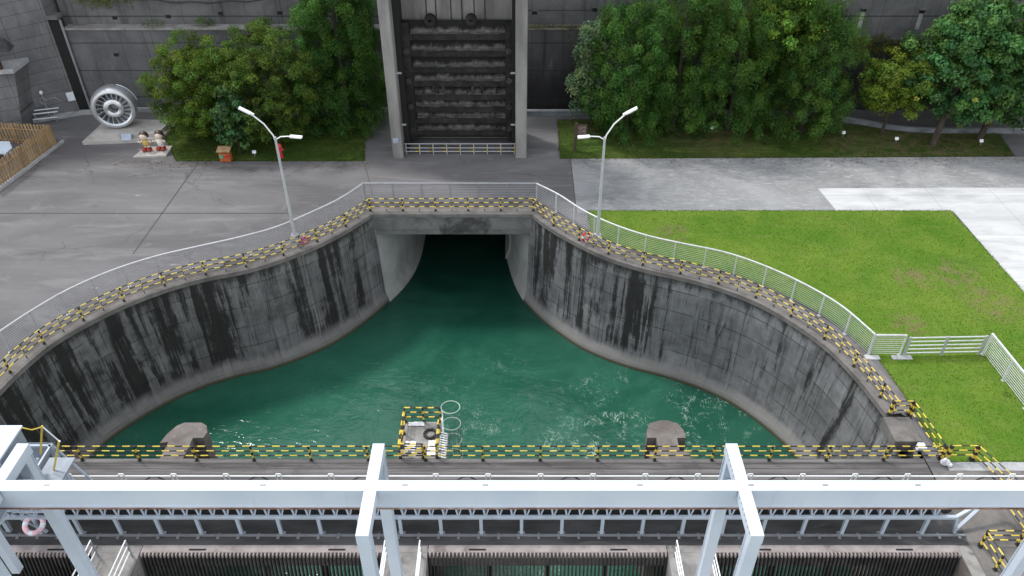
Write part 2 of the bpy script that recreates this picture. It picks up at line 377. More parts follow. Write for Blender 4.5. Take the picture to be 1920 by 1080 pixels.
zone = n.math('MULTIPLY', n.step(xyz[1], 43.5, 36), n.math('ADD', n.math('MULTIPLY', n.step(xyz[0], -9, 4), 0.93), 0.07))
fo = n.math('MULTIPLY', n.math('MULTIPLY', fo, patch), n.math('MULTIPLY', break_, zone))
c = n.mix(n.math('MULTIPLY', fo, 0.85), c, (0.4, 0.52, 0.44))
soft = n.math('MULTIPLY', n.math('MULTIPLY', n.step(n.noise(v, 0.8, 6, 0.7, 1.5), 0.54, 0.75), zone), 0.25)
c = n.mix(soft, c, (0.07, 0.25, 0.17))
n.col(c)
n.rgh(n.math('ADD', 0.1, n.math('MULTIPLY', fo, 0.5)))
h = n.math('ADD', n.math('MULTIPLY', wv, 0.9), n.math('MULTIPLY', n.noise(n.co(rot=(0, 0, 0.7), scale=(0.6, 1.5, 1)), 1.4, 3, 0.5, 1.2), 0.3))
h = n.math('MULTIPLY', h, n.math('ADD', 0.12, n.step(xyz[1], 50, 38)))
n.bump(h, 0.32, 0.35)
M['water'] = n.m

# ------------------------------------------------------------------ mesh helper
class MB:
    def __init__(s): s.v, s.f, s.k, s.uv = [], [], [], {}
    def face(s, pts, k=0, uv=None):
        b = len(s.v)
        s.v += [tuple(p) for p in pts]
        if uv: s.uv[len(s.f)] = uv
        s.f.append(tuple(range(b, b + len(pts)))); s.k.append(k)
        return s
    def hull(s, lo, hi, k=0, cap=True):
        """prism between two rings of equal length"""
        b, m = len(s.v), len(lo)
        s.v += [tuple(p) for p in lo] + [tuple(p) for p in hi]
        for i in range(m):
            j = (i + 1) % m
            s.f.append((b + i, b + j, b + m + j, b + m + i)); s.k.append(k)
        if cap:
            s.f.append(tuple(b + i for i in reversed(range(m)))); s.k.append(k)
            s.f.append(tuple(b + m + i for i in range(m))); s.k.append(k)
        return s
    def box(s, x0, x1, y0, y1, z0, z1, k=0, bv=0.0):
        if bv:
            b = bv
            ring = [(x0 + b, y0), (x1 - b, y0), (x1, y0 + b), (x1, y1 - b), (x1 - b, y1), (x0 + b, y1), (x0, y1 - b), (x0, y0 + b)]
            inn = [(min(max(x, x0 + b), x1 - b), min(max(y, y0 + b), y1 - b)) for x, y in ring]
            s.hull([(x, y, z0) for x, y in ring], [(x, y, z1 - b) for x, y in ring], k, False)
            s.hull([(x, y, z1 - b) for x, y in ring], [(x + (x0 + b - x if x < x0 + b else x1 - b - x if x > x1 - b else 0), y + (y0 + b - y if y < y0 + b else y1 - b - y if y > y1 - b else 0), z1) for x, y in ring], k, False)
            s.face([(x0 + b, y0 + b, z1), (x1 - b, y0 + b, z1), (x1 - b, y1 - b, z1), (x0 + b, y1 - b, z1)], k)
            s.face([(x, y, z0) for x, y in reversed(ring)], k)
            return s
        return s.hull([(x0, y0, z0), (x1, y0, z0), (x1, y1, z0), (x0, y1, z0)], [(x0, y0, z1), (x1, y0, z1), (x1, y1, z1), (x0, y1, z1)], k)
    def prism(s, poly, z0, z1, k=0):
        return s.hull([(x, y, z0) for x, y in poly], [(x, y, z1) for x, y in poly], k)
    def beam(s, a, b, wd, ht, k=0, up=(0, 0, 1)):
        """rectangular bar from a to b"""
        a, b = Vector(a), Vector(b)
        d = (b - a).normalized()
        u = Vector(up)
        if abs(d.dot(u)) > 0.98: u = Vector((0, 1, 0))
        x = d.cross(u).normalized() * wd / 2
        y = x.cross(d).normalized() * ht / 2
        r = [-x - y, x - y, x + y, -x + y]
        return s.hull([a + q for q in r], [b + q for q in r], k)
    def tube(s, pts, r, k=0, n=8, closed=False, r2=None):
        P = [Vector(p) for p in pts]
        m = len(P)
        base = len(s.v)
        nrm = None
        for i in range(m):
            if closed: d = P[(i + 1) % m] - P[i - 1]
            else: d = P[min(i + 1, m - 1)] - P[max(i - 1, 0)]
            d.normalize()
            if nrm is None:
                nrm = d.cross(Vector((0, 0, 1)) if abs(d.z) < 0.9 else Vector((1, 0, 0))).normalized()
            nrm = (nrm - d * nrm.dot(d)).normalized()
            bn = d.cross(nrm)
            rr = r if r2 is None else r + (r2 - r) * i / (m - 1)
            for q in range(n):
                a = 2 * math.pi * q / n
                s.v.append(tuple(P[i] + nrm * math.cos(a) * rr + bn * math.sin(a) * rr))
        for i in range(m if closed else m - 1):
            j = (i + 1) % m
            kk = k[i % len(k)] if isinstance(k, (list, tuple)) else k
            for q in range(n):
                q2 = (q + 1) % n
                s.f.append((base + i * n + q, base + i * n + q2, base + j * n + q2, base + j * n + q)); s.k.append(kk)
        if not closed:
            k0 = k[0] if isinstance(k, (list, tuple)) else k
            s.f.append(tuple(base + q for q in reversed(range(n)))); s.k.append(k0)
            s.f.append(tuple(base + (m - 1) * n + q for q in range(n))); s.k.append(k0)
        return s
    def lathe(s, prof, c, axis='Z', n=24, k=0, closed=False):
        base = len(s.v)
        m = len(prof)
        for r, h in prof:
            for q in range(n):
                a = 2 * math.pi * q / n
                p = (r * math.cos(a), r * math.sin(a), h)
                if axis == 'Y': p = (p[0], -p[2], p[1])
                s.v.append((c[0] + p[0], c[1] + p[1], c[2] + p[2]))
        for i in range(m if closed else m - 1):
            j = (i + 1) % m
            for q in range(n):
                q2 = (q + 1) % n
                s.f.append((base + i * n + q, base + i * n + q2, base + j * n + q2, base + j * n + q)); s.k.append(k)
        return s
    def ball(s, c, rx, ry, rz, k=0, n=14):
        return s.lathe([(max(1e-4, math.sin(math.pi * i / 9)) , -math.cos(math.pi * i / 9)) for i in range(10)], (0, 0, 0), 'Z', n, k)._mv(n * 10, c, (rx, ry, rz))
    def _mv(s, cnt, c, sc):
        for i in range(len(s.v) - cnt, len(s.v)):
            p = s.v[i]
            s.v[i] = (c[0] + p[0] * sc[0], c[1] + p[1] * sc[1], c[2] + p[2] * sc[2])
        return s
    def build(s, name, mats, parent=None, smooth=False, loc=None):
        me = bpy.data.meshes.new(name)
        me.from_pydata(s.v, [], s.f)
        if not isinstance(mats, (list, tuple)): mats = [mats]
        for m in mats: me.materials.append(M[m] if isinstance(m, str) else m)
        me.polygons.foreach_set("material_index", s.k)
        if s.uv:
            ul = me.uv_layers.new(name="UVMap")
            for fi, uvs in s.uv.items():
                for li, q in zip(me.polygons[fi].loop_indices, uvs): ul.data[li].uv = q
        me.update()
        import bmesh
        bm = bmesh.new(); bm.from_mesh(me)
        bmesh.ops.remove_doubles(bm, verts=bm.verts, dist=0.0004)
        bmesh.ops.recalc_face_normals(bm, faces=bm.faces)
        bm.to_mesh(me); bm.free()
        if smooth:
            me.polygons.foreach_set("use_smooth", [True] * len(me.polygons))
            try: me.set_sharp_from_angle(angle=rad(38))
            except Exception: pass
        o = bpy.data.objects.new(name, me)
        COL.objects.link(o)
        if parent is not None:
            o.parent = parent
            o.location = Vector(loc or (0, 0, 0)) - (parent.location if parent.parent is None else Vector((0, 0, 0)))
        elif loc: o.location = loc
        return o

def tag(o, label=None, cat=None, group=None, kind=None):
    if label: o["label"] = label
    if cat: o["category"] = cat
    if group: o["group"] = group
    if kind: o["kind"] = kind
    return o
def thing(name, label, cat, loc=(0, 0, 0), group=None):
    o = bpy.data.objects.new(name, None)
    o.empty_display_size = 0.3
    COL.objects.link(o)
    o.location = loc
    return tag(o, label, cat, group)
def copy_tree(root, loc, rz=0.0, label=None, group=None):
    r = root.copy(); COL.objects.link(r)
    r.location = loc; r.rotation_euler = (0, 0, rz)
    if label: r["label"] = label
    if group: r["group"] = group
    for ch in list(root.children):
        c = ch.copy(); COL.objects.link(c); c.parent = r
        for g in list(ch.children):
            d = g.copy(); COL.objects.link(d); d.parent = c
    return r

def smooth_path(pts, step=0.5):
    P = [Vector((p[0], p[1])) for p in pts]
    out = []
    for i in range(len(P) - 1):
        p0, p1, p2, p3 = P[max(i - 1, 0)], P[i], P[i + 1], P[min(i + 2, len(P) - 1)]
        m = max(2, int((p2 - p1).length / step))
        for q in range(m):
            t = q / m
            out.append(0.5 * ((2 * p1) + (p2 - p0) * t + (2 * p0 - 5 * p1 + 4 * p2 - p3) * t * t + (3 * p1 - p0 - 3 * p2 + p3) * t ** 3))
    out.append(P[-1])
    return out
def offset(path, d):
    """shift a path to its right by d"""
    o = []
    for i, p in enumerate(path):
        t = (path[min(i + 1, len(path) - 1)] - path[max(i - 1, 0)]).normalized()
        o.append(p + Vector((t.y, -t.x)) * d)
    return o
def resample(path, step):
    L = [0.0]
    for i in range(1, len(path)): L.append(L[-1] + (path[i] - path[i - 1]).length)
    m = max(1, round(L[-1] / step))
    out, j = [], 0
    for q in range(m + 1):
        d = L[-1] * q / m
        while j < len(L) - 2 and L[j + 1] < d: j += 1
        t = (d - L[j]) / max(1e-9, L[j + 1] - L[j])
        out.append(path[j].lerp(path[j + 1], t))
    return out

# ------------------------------------------------------------------ plan of the basin
RAIL_L = smooth_path([(-27.4, 26.0), (-27.2, 29.4), (-26.42, 32.77), (-25.18, 34.92), (-23.51, 36.87), (-21.55, 38.48), (-19.39, 39.67), (-17.05, 40.54), (-14.98, 41.82), (-13.04, 43.49), (-11.43, 45.41), (-10.19, 47.25)])
RAIL_R = smooth_path([(1.19, 47.3), (2.47, 45.38), (4.12, 43.57), (6.0, 41.9), (8.13, 40.65), (10.43, 39.72), (12.67, 38.56), (14.68, 37.03), (16.33, 35.04), (17.6, 32.86), (18.41, 30.37), (18.93, 27.81)])
GREY_L = smooth_path([(-27.81, 32.5), (-27.03, 34.2), (-25.82, 36.23), (-24.02, 38.15), (-21.95, 39.6), (-19.77, 40.64), (-17.42, 41.72), (-15.38, 42.93), (-13.6, 44.65), (-11.97, 46.48), (-10.75, 48.5)])
GREY_R = smooth_path([(1.42, 48.5), (2.94, 46.95), (4.46, 44.92), (6.24, 43.23), (8.3, 41.88), (10.51, 40.94), (12.86, 40.0), (14.94, 38.56), (16.73, 36.79), (18.23, 34.75), (19.24, 32.24)])
FACE_L = offset(RAIL_L, 0.28)
FACE_R = offset(RAIL_R, 0.28) + [Vector((18.5, 27.4)), Vector((18.42, 25.95)), Vector((18.45, 24.0)), Vector((18.6, 19.85))]
WATER_Z = -7.7

def wall_mesh(path, back, portal_last, toe=1.05):
    """stained face, pale battered toe; uv runs along the wall"""
    mb = MB()
    prof = [(0.0, -0.28), (0.2, -3.2), (0.42, -6.75), (0.52, -6.98), (toe * 0.88, -7.5), (toe, -7.9), (toe, -9.6)]
    end = path[-1] if portal_last else path[0]
    def squeeze(d, p): return d * (0.52 + 0.48 * min(1.0, (p - end).length / 6.0))
    rows = []
    for d, _ in prof:
        o = offset(path, 1.0)
        rows.append([p + (q - p) * squeeze(d, p) for p, q in zip(path, o)])
    run = 0.0
    for i in range(len(path) - 1):
        nx = run + (path[i + 1] - path[i]).length
        for k in range(len(prof) - 1):
            a, b = rows[k], rows[k + 1]
            z0, z1 = prof[k][1], prof[k + 1][1]
            mb.face([(a[i].x, a[i].y, z0), (b[i].x, b[i].y, z1), (b[i + 1].x, b[i + 1].y, z1), (a[i + 1].x, a[i + 1].y, z0)], 0,
                    [(run, z0), (run, z1), (nx, z1), (nx, z0)])
        run = nx
    bk = offset(path, -back)
    for i in range(len(path) - 1):       # back face closes the body
        mb.face([(bk[i].x, bk[i].y, -0.28), (bk[i + 1].x, bk[i + 1].y, -0.28), (bk[i + 1].x, bk[i + 1].y, -9.6), (bk[i].x, bk[i].y, -9.6)], 0, [(0, -7)] * 4)
    return mb
def coping_mesh(path, front, back, z=0.02):
    mb = MB()
    a, b = offset(path, front), offset(path, -back)
    for i in range(len(path) - 1):
        q = [(a[i], z), (a[i], -0.28), (b[i], -0.28), (b[i], z)]
        r = [(a[i + 1], z), (a[i + 1], -0.28), (b[i + 1], -0.28), (b[i + 1], z)]
        for k in range(4):
            j = (k + 1) % 4
            mb.face([(q[k][0].x, q[k][0].y, q[k][1]), (q[j][0].x, q[j][0].y, q[j][1]), (r[j][0].x, r[j][0].y, r[j][1]), (r[k][0].x, r[k][0].y, r[k][1])])
    return mb

# ------------------------------------------------------------------ ground, road, lawn, water
bl, br = offset(FACE_L, -0.7), offset(FACE_R[:-4], -0.7)
outline = [(-300, 260), (-300, -120), (-28.6, -120), (-28.4, 24.9)] + [(p.x, p.y) for p in bl] + [(-10.3, 47.9), (1.3, 47.9)] + [(p.x, p.y) for p in br] + [(19.6, 27.6), (19.3, 24.9), (19.2, -120), (300, -120), (300, 260)]
g = MB().face([(x, y, 0) for x, y in outline])
def strip(mb, a, b, wd, z, k):
    a, b = Vector(a), Vector(b)
    d = (b - a).normalized(); q = Vector((-d.y, d.x)) * wd / 2
    mb.face([(*(a - q), z), (*(b - q), z), (*(b + q), z), (*(a + q), z)], k)
for a, b, wd in (((-45, 46.96), (-15.8, 46.96), 0.10), ((-24.51, 54.36), (-24.75, 42.0), 0.09), ((-11.7, 54.4), (-10.3, 49.2), 0.05)):
    strip(g, a, b, wd, 0.004, 1)
tag(g.build("ground", ['asphalt', 'joint']), kind='structure')
rd = MB().face([(4.2, 47.0, 0.004), (30.6, 47.0, 0.004), (120, 47.0, 0.004), (120, 55.6, 0.004), (38.8, 55.3, 0.004), (4.22, 55.0, 0.004)])
strip(rd, (4.22, 55.0), (4.2, 47.0), 0.06, 0.008, 1)
tag(rd.build("road", ['road', 'joint']), kind='structure')
tag(MB().face([(22.05, 50.4, 0.009), (22.4, 47.25, 0.009), (30.55, 47.25, 0.009), (30.75, 25, 0.009), (31, -60, 0.009), (90, -60, 0.009), (90, 50.5, 0.009), (31, 50.5, 0.009)]).build("pavement", 'pad'), kind='structure')
lawn_edge = offset(GREY_R, -0.15)
lw = [(5.6, 47.3), (30.4, 47.3), (30.7, 38), (30.8, 24.75), (20.25, 24.75), (20.2, 25.6), (20.05, 28.8), (19.7, 32.0)] + [(p.x, p.y) for p in reversed(lawn_edge) if p.y < 45.0] + [(5.0, 45.0)]
lw = [(5.0, 47.3)] + lw[1:]
tag(MB().face([(x, y, 0.02) for x, y in lw]).build("lawn", 'lawn'), kind='structure')
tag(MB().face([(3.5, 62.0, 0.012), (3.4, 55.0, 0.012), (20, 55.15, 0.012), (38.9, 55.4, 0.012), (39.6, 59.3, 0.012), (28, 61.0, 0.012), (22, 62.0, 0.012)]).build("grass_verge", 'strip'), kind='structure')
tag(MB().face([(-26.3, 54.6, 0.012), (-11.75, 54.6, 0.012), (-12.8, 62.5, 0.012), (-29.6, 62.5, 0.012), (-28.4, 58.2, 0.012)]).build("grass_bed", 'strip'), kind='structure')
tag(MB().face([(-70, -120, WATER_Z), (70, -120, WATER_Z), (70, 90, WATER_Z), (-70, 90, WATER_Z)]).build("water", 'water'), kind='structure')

# ------------------------------------------------------------------ basin walls and tunnel mouth
t = thing("retaining_wall", "curved concrete basin wall with heavy black mould below the grey plaza", "wall", (-20, 40, 0))
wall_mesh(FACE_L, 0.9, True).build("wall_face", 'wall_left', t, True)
coping_mesh(FACE_L, 0.06, 1.55).build("coping", 'coping', t)
t = thing("retaining_wall", "curved concrete basin wall with pale vertical streaks below the lawn", "wall", (12, 39, 0))
wall_mesh(FACE_R, 0.9, False).build("wall_face", 'wall_right', t, True)
coping_mesh(FACE_R[:-4], 0.06, 1.5).build("coping", 'coping', t)
MB().box(18.36, 19.68, 25.98, 27.62, -0.6, 0.05, bv=0.03).build("corner_block", 'coping', t)

t = thing("tunnel_portal", "square concrete tunnel mouth with smooth pale flared sides", "tunnel", (-4.5, 47, 0))
def flare(path, toe, sgn):
    mb = MB()
    P = smooth_path(path, 0.4)
    for (d0, z0), (d1, z1) in (((0, -1.22), (0.1, -3.2)), ((0.1, -3.2), (0.22, -6.75)), ((0.22, -6.75), (0.28, -6.98)), ((0.28, -6.98), (toe * 0.88, -7.5)), ((toe * 0.88, -7.5), (toe, -7.9)), ((toe, -7.9), (toe, -9.5))):
        a, b = offset(P, sgn * d0), offset(P, sgn * d1)
        for i in range(len(P) - 1):
            mb.face([(a[i].x, a[i].y, z0), (b[i].x, b[i].y, z1), (b[i + 1].x, b[i + 1].y, z1), (a[i + 1].x, a[i + 1].y, z0)])
    return mb
flare([(-9.98, 47.0), (-9.2, 48.6), (-8.62, 50.4), (-8.3, 52.4), (-8.2, 54.5), (-8.2, 58), (-8.2, 80)], 0.55, 1).build("side_wall", 'tunnel', t, True)
flare([(1.05, 47.0), (0.5, 48.6), (0.05, 50.6), (-0.28, 52.8), (-0.4, 55), (-0.42, 80)], 0.55, -1).build("side_wall", 'tunnel', t, True)
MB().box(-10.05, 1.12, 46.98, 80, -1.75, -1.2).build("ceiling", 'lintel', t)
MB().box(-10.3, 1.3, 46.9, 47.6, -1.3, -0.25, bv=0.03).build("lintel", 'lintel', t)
MB().box(-10.5, 1.5, 46.82, 48.4, -0.245, 0.024, bv=0.02).build("coping", 'coping', t)
MB().box(-9.6, 0.6, 49.6, 50.1, -2.98, -1.76).build("drop_beam", 'lintel', t)
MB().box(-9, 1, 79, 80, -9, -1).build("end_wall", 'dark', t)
MB().box(-10.25, -9.93, 46.93, 47.3, -7.0, -1.3).build("pilaster", 'gate_pillar', t)
MB().box(1.0, 1.22, 46.93, 47.3, -7.0, -1.3).build("pilaster", 'gate_pillar', t)

# ------------------------------------------------------------------ yellow and black railings
def striped_rail(path, z, r=0.03, band=0.35, phase=0):
    P = resample(path, band)
    return MB().tube([(p.x, p.y, z + 0.006 * math.sin(i * 1.3)) for i, p in enumerate(P)], r, [(i + phase) % 2 for i in range(len(P))], 8)
post_mesh = {}
def post_data(h, wd):
    key = (h, wd)
    if key not in post_mesh:
        mb = MB()
        nb = max(3, round(h / 0.2))
        for i in range(nb):
            mb.box(-wd / 2, wd / 2, -wd / 2, wd / 2, h * i / nb, h * (i + 1) / nb, (i + 1) % 2)
        mb.box(-wd, wd, -wd, wd, 0, 0.018, 1)
        o = mb.build("post", ['yellow', 'black'])
        post_mesh[key] = o.data
        bpy.data.objects.remove(o)
    return post_mesh[key]
def yb_railing(label, path, spacing=2.4, h=1.0, z=0.02, mids=True, group="yellow and black safety railings", r=0.03, wd=0.085, rails=3):
    path = [Vector((p[0], p[1])) for p in path]
    t = thing("safety_railing", label, "railing", (path[0].x, path[0].y, z), group)
    for i in range(rails):
        striped_rail(path, z + h * (0.36 + 0.64 * i / (rails - 1)) - 0.02, r, 0.35, i).build("rail", ['yellow', 'black'], t, True)
    P = resample(path, spacing / 2 if mids else spacing)
    for i, p in enumerate(P):
        nx, pv = P[min(i + 1, len(P) - 1)], P[max(i - 1, 0)]
        thin = mids and i % 2 == 1
        o = bpy.data.objects.new("baluster" if thin else "post", post_data(h, 0.035 if thin else wd))
        COL.objects.link(o)
        o.parent = t
        o.location = (p.x - path[0].x, p.y - path[0].y, 0)
        o.rotation_euler = (0, 0, math.atan2(nx.y - pv.y, nx.x - pv.x))
    return t
yb_railing("yellow and black railing along the curved wall edge beside the grey plaza", RAIL_L)
yb_railing("straight yellow and black railing above the tunnel mouth", [(-10.19, 47.25), (1.19, 47.3)], 2.276)
yb_railing("yellow and black railing along the curved wall edge beside the lawn", RAIL_R)
yb_railing("long yellow and black railing on the water side of the front deck", [(-23.2, 24.84), (20.05, 24.84)], 2.74, mids=False, z=0.0)
yb_railing("short yellow and black barrier across the coping at the end of the lawn side wall", [(18.7, 27.75), (19.66, 27.75)], 1.0, mids=False, wd=0.13)
yb_railing("sloping yellow and black railing between the short barrier and the front deck", [(19.7, 27.6), (20.0, 24.95)], 2.6, mids=False)
yb_railing("small yellow and black gate panel at the lawn end of the deck", [(20.3, 24.86), (21.5, 24.86)], 1.2, mids=False, wd=0.13)
yb_railing("yellow and black railing running from the deck gate past the beam along the stair", [(21.56, 24.8), (22.5, 22.4), (23.0, 20.3), (23.2, 18)], 2.4, mids=False)
yb_railing("yellow and black stair railing beside the landing under the beam", [(21.6, 22.5), (21.85, 20.4)], 2.2, mids=False)
yb_railing("yellow and black railing across the head of the corner stair", [(19.75, 20.2), (22.9, 20.2)], 1.6, mids=False)
yb_railing("yellow and black railing going down from the corner stair by the mossy abutment", [(19.68, 20.1), (19.85, 18.4), (20.0, 16.8)], 1.2, mids=False)

# ------------------------------------------------------------------ grey slatted fences
def grey_fence(label, path, mat='galv', h=1.5, spacing=1.9, slats=10, group="grey steel slatted fences", top=0.06, kerb=False, rs=0.017, slat_mat=None):
    path = [Vector((p[0], p[1])) for p in path]
    t = thing("steel_fence", label, "fence", (path[0].x, path[0].y, 0), group)
    P = resample(path, 0.5)
    MB().tube([(p.x, p.y, h) for p in P], top, 0, 8).build("handrail", mat, t, True)
    mb = MB()
    for i in range(slats):
        z = 0.16 + (h - 0.3) * i / (slats - 1)
        mb.tube([(p.x, p.y, z) for p in P], rs, 0, 5)
    mb.build("slats", slat_mat or mat, t)
    Q = resample(path, spacing)
    pm = None
    for i, p in enumerate(Q):
        d = Q[min(i + 1, len(Q) - 1)] - Q[max(i - 1, 0)]
        if pm is None:
            o = MB().box(-0.03, 0.03, -0.05, 0.05, 0.0, h - 0.03).box(-0.09, 0.09, -0.09, 0.09, 0, 0.022).build("post", mat, t)
            pm = o.data
        else:
            o = bpy.data.objects.new("post", pm); COL.objects.link(o); o.parent = t
        o.location = (p.x - path[0].x, p.y - path[0].y, 0)
        o.rotation_euler = (0, 0, math.atan2(d.y, d.x))
    return t
grey_fence("grey slatted fence curving along the edge of the asphalt plaza", GREY_L, 'galv', slat_mat='galv_dark')
grey_fence("straight dull grey slatted fence behind the railing over the tunnel mouth", [(-10.7, 48.5), (1.4, 48.5)], 'galv_dark')
grey_fence("pale galvanised slatted fence curving along the edge of the lawn", GREY_R, 'galv_light', slat_mat='galv', rs=0.012, top=0.05)
grey_fence("short pale slatted fence between the curved fence and the lawn gate", [(19.28, 32.24), (20.95, 32.22)], 'galv_light', 1.45, 1.6, 9)
grey_fence("straight pale slatted fence leaving the frame beside the lawn gate", [(25.55, 32.3), (25.75, 28), (26.0, 22.0)], 'galv_light', 1.5, 2.0, 10)
t = thing("swing_gate", "silver five bar gate standing across the lawn", "gate", (21.1, 32.2, 0))
for i in range(5):
    MB().tube([(21.15, 32.18, 0.22 + i * 0.27), (25.3, 32.3, 0.22 + i * 0.27)], 0.042).build("bar", 'galv_light', t, True)
for x in (21.15, 23.2, 25.3):
    MB().box(x - 0.07, x + 0.07, 32.1 + (x - 21) * 0.03, 32.18 + (x - 21) * 0.03, 0.0, 1.38).build("upright", 'galv', t)
for x, dx in ((19.4, 0.4), (21.0, 0.55)):
    tag(MB().box(x - dx, x + dx, 31.85, 32.2, 0, 0.09, bv=0.03).build("footing", 'pad'), "pale concrete footing under the fence post %s" % ("at the sharp corner of the curved fence" if x < 20 else "that hangs the lawn gate"), "footing", "concrete fence footings")

# ------------------------------------------------------------------ street lamps
def lamp(label, x, y, sgn):
    t = thing("street_lamp", label, "street lamp", (x, y, 0), "twin arm street lamps")
    MB().tube([(x, y, 0), (x, y, 4), (x, y, 7.7)], 0.12, 0, 12, r2=0.07).build("pole", 'lamp_pole', t, True)
    MB().box(x - 0.24, x + 0.24, y - 0.2, y + 0.2, 0.02, 0.75, bv=0.03).build("base_box", 'galv', t)
    arm = [(x, y, 7.3), (x + sgn * 0.08, y, 7.8), (x + sgn * 0.5, y, 8.55), (x + sgn * 1.2, y, 9.25)]
    MB().tube(arm, 0.045, 0, 10).build("arm", 'white_paint', t, True)
    q = Vector((arm[3][0], y, arm[3][2])); d = Vector((sgn * 0.72, 0, 0.42)).normalized()
    h = MB(); h.beam(q - d * 0.05, q + d * 0.66, 0.28, 0.08); h.beam(q - d * 0.25, q, 0.14, 0.12)
    hd = h.build("lamp_head", 'white_paint', t)
    dn = d.cross(Vector((0, 1, 0))) * (1 if sgn > 0 else -1)
    MB().beam(q + d * 0.1 - Vector((0, 0, 0.06)), q + d * 0.56 - Vector((0, 0, 0.06)), 0.2, 0.03).build("lens", 'led', hd)
    hd.children[0].location = -t.location + t.location
    arm = [(x, y, 7.2), (x - sgn * 0.05, y, 7.55), (x - sgn * 0.35, y, 7.72), (x - sgn * 1.0, y, 7.75)]
    MB().tube(arm, 0.038, 0, 10).build("arm", 'white_paint', t, True)
    h = MB(); h.beam((x - sgn * 0.9, y, 7.75), (x - sgn * 1.62, y, 7.68), 0.3, 0.08)
    h.build("lamp_head", 'white_paint', t)
    return t
lamp("tall twin arm street lamp rising through the fence beside the asphalt plaza", -14.45, 43.15, -1)
lamp("tall twin arm street lamp rising through the fence beside the lawn", 5.3, 43.15, 1)

# ------------------------------------------------------------------ gate tower
t = thing("gate_tower", "tall concrete gate frame with two pillars against the dam wall", "tower", (-4.4, 56, 0))
for x0, x1, s in ((-9.58, -8.78, 1), (-0.06, 0.79, 0)):
    MB().box(x0, x1, 55.1, 59.5, 0, 16, bv=0.06).build("pillar", 'gate_pillar', t)
MB().box(-8.775, -8.45, 56.3, 59.5, 0, 16).build("guide_slot", 'dark', t)
MB().box(-0.3, -0.065, 56.3, 59.5, 0, 16).build("guide_slot", 'dark', t)
bw = MB().box(-8.44, -0.31, 58.6, 59.4, 0, 16)
for x in (-6.6, -5.9, -4.8, -4.0, -3.1, -2.3):
    bw.box(x - 0.03, x + 0.03, 58.54, 58.596, 9.6, 16, 1)
bw.build("back_wall", ['gate_pillar', 'dark'], t)
MB().box(-9.6, 0.8, 55.2, 59.5, 16.01, 17.6).build("crossbeam", 'gate_pillar', t)
for z in (6.6, 2.5): MB().box(-9.0, -8.42, 55.62, 55.72, z, z + 0.12).build("bracket", 'galv', t)
for z in (6.6, 2.5): MB().box(-0.42, 0.0, 55.62, 55.72, z, z + 0.12).build("bracket", 'galv', t)
t = thing("sluice_gate", "black silted steel sluice gate hanging between the concrete pillars", "sluice gate", (-4.4, 57.6, 0.4))
X0, X1, YF = -8.43, -0.33, 57.5
zs = [8.45, 7.2, 5.95, 4.85, 3.75, 2.75, 1.8, 0.75]
MB().box(X0, X1, YF + 0.45, YF + 0.6, 0.4, 9.75).build("skin_plate", 'gate_black', t)
tops = zs
sm = MB()
prev = 9.7
for z in zs:
    zt = z + 0.42
    hh = prev - zt
    sm.face([(X0 + 0.6, YF + 0.44, zt + 0.001), (X1 - 0.5, YF + 0.44, zt + 0.001), (X1 - 0.5, YF + 0.444, prev), (X0 + 0.6, YF + 0.444, prev)], 0, [(0, 0), (1, 0), (1, hh), (0, hh)])
    sm.face([(X0 + 0.6, YF + 0.02, zt + 0.012), (X1 - 0.5, YF + 0.02, zt + 0.012), (X1 - 0.5, YF + 0.44, zt + 0.06), (X0 + 0.6, YF + 0.44, zt + 0.06)], 0, [(0, 0.2), (1, 0.2), (1, -0.1), (0, -0.1)])
    prev = z
sm.build("silt_deposit", 'gate_silt', t)
for z in zs:
    b = MB(); b.box(X0 + 0.5, X1 - 0.4, YF, YF + 0.44, z + 0.32, z + 0.42); b.box(X0 + 0.5, X1 - 0.4, YF, YF + 0.07, z, z + 0.319); b.box(X0 + 0.5, X1 - 0.4, YF + 0.08, YF + 0.3, z + 0.02, z + 0.08)
    b.build("girder", 'gate_black', t)
for xa, xb in ((X0, X0 + 0.55), (X1 - 0.45, X1)):
    b = MB().box(xa, xb, YF - 0.12, YF + 0.44, 0.4, 9.75)
    b.build("end_frame", 'gate_black', t)
    for z in (1.4, 3.3, 5.4, 7.7):
        MB().lathe([(0.001, 0), (0.24, 0), (0.24, 0.14), (0.001, 0.14)], ((xa + xb) / 2, YF - 0.13, z), 'Y', 16).build("wheel", 'rack', t)
for x in np.linspace(X0 + 1.3, X1 - 1.2, 6): MB().box(x - 0.04, x + 0.04, YF + 0.09, YF + 0.42, 4.18, 4.84).build("stiffener", 'gate_black', t)
for x in (-6.3, -3.3):
    MB().lathe([(0.12, 0), (0.42, 0), (0.42, 0.4), (0.12, 0.4)], (x, YF + 0.5, 9.85), 'Y', 20, closed=True).build("sheave", 'gate_black', t, True)
    MB().lathe([(0.3, 0), (0.5, 0), (0.5, 0.1), (0.3, 0.1)], (x + 0.3, YF + 0.38, 4.5), 'Y', 18, closed=True).build("lifting_ring", 'rack', t, True)
t = thing("low_barrier", "low silver barrier with small yellow bands across the foot of the sluice gate", "railing", (-4.4, 55.75, 0))
for z in (0.25, 0.55, 0.9):
    P = [(x, 55.75, z) for x in np.arange(-8.7, -0.05, 0.27)]
    MB().tube(P, 0.035, [0, 0, 0, 1] if z < 0.8 else 0, 6).build("rail", ['galv', 'yellow'], t, True)
for x in np.linspace(-8.6, -0.15, 9):
    MB().box(x - 0.035, x + 0.035, 55.7, 55.77, 0, 0.95).build("post", 'galv', t)
tag(MB().box(-9.46, -9.04, 55.06, 55.09, 1.3, 1.72).build("plaque", 'blue_grey'), "small blue grey plaque fixed to the gate pillar", "plaque")

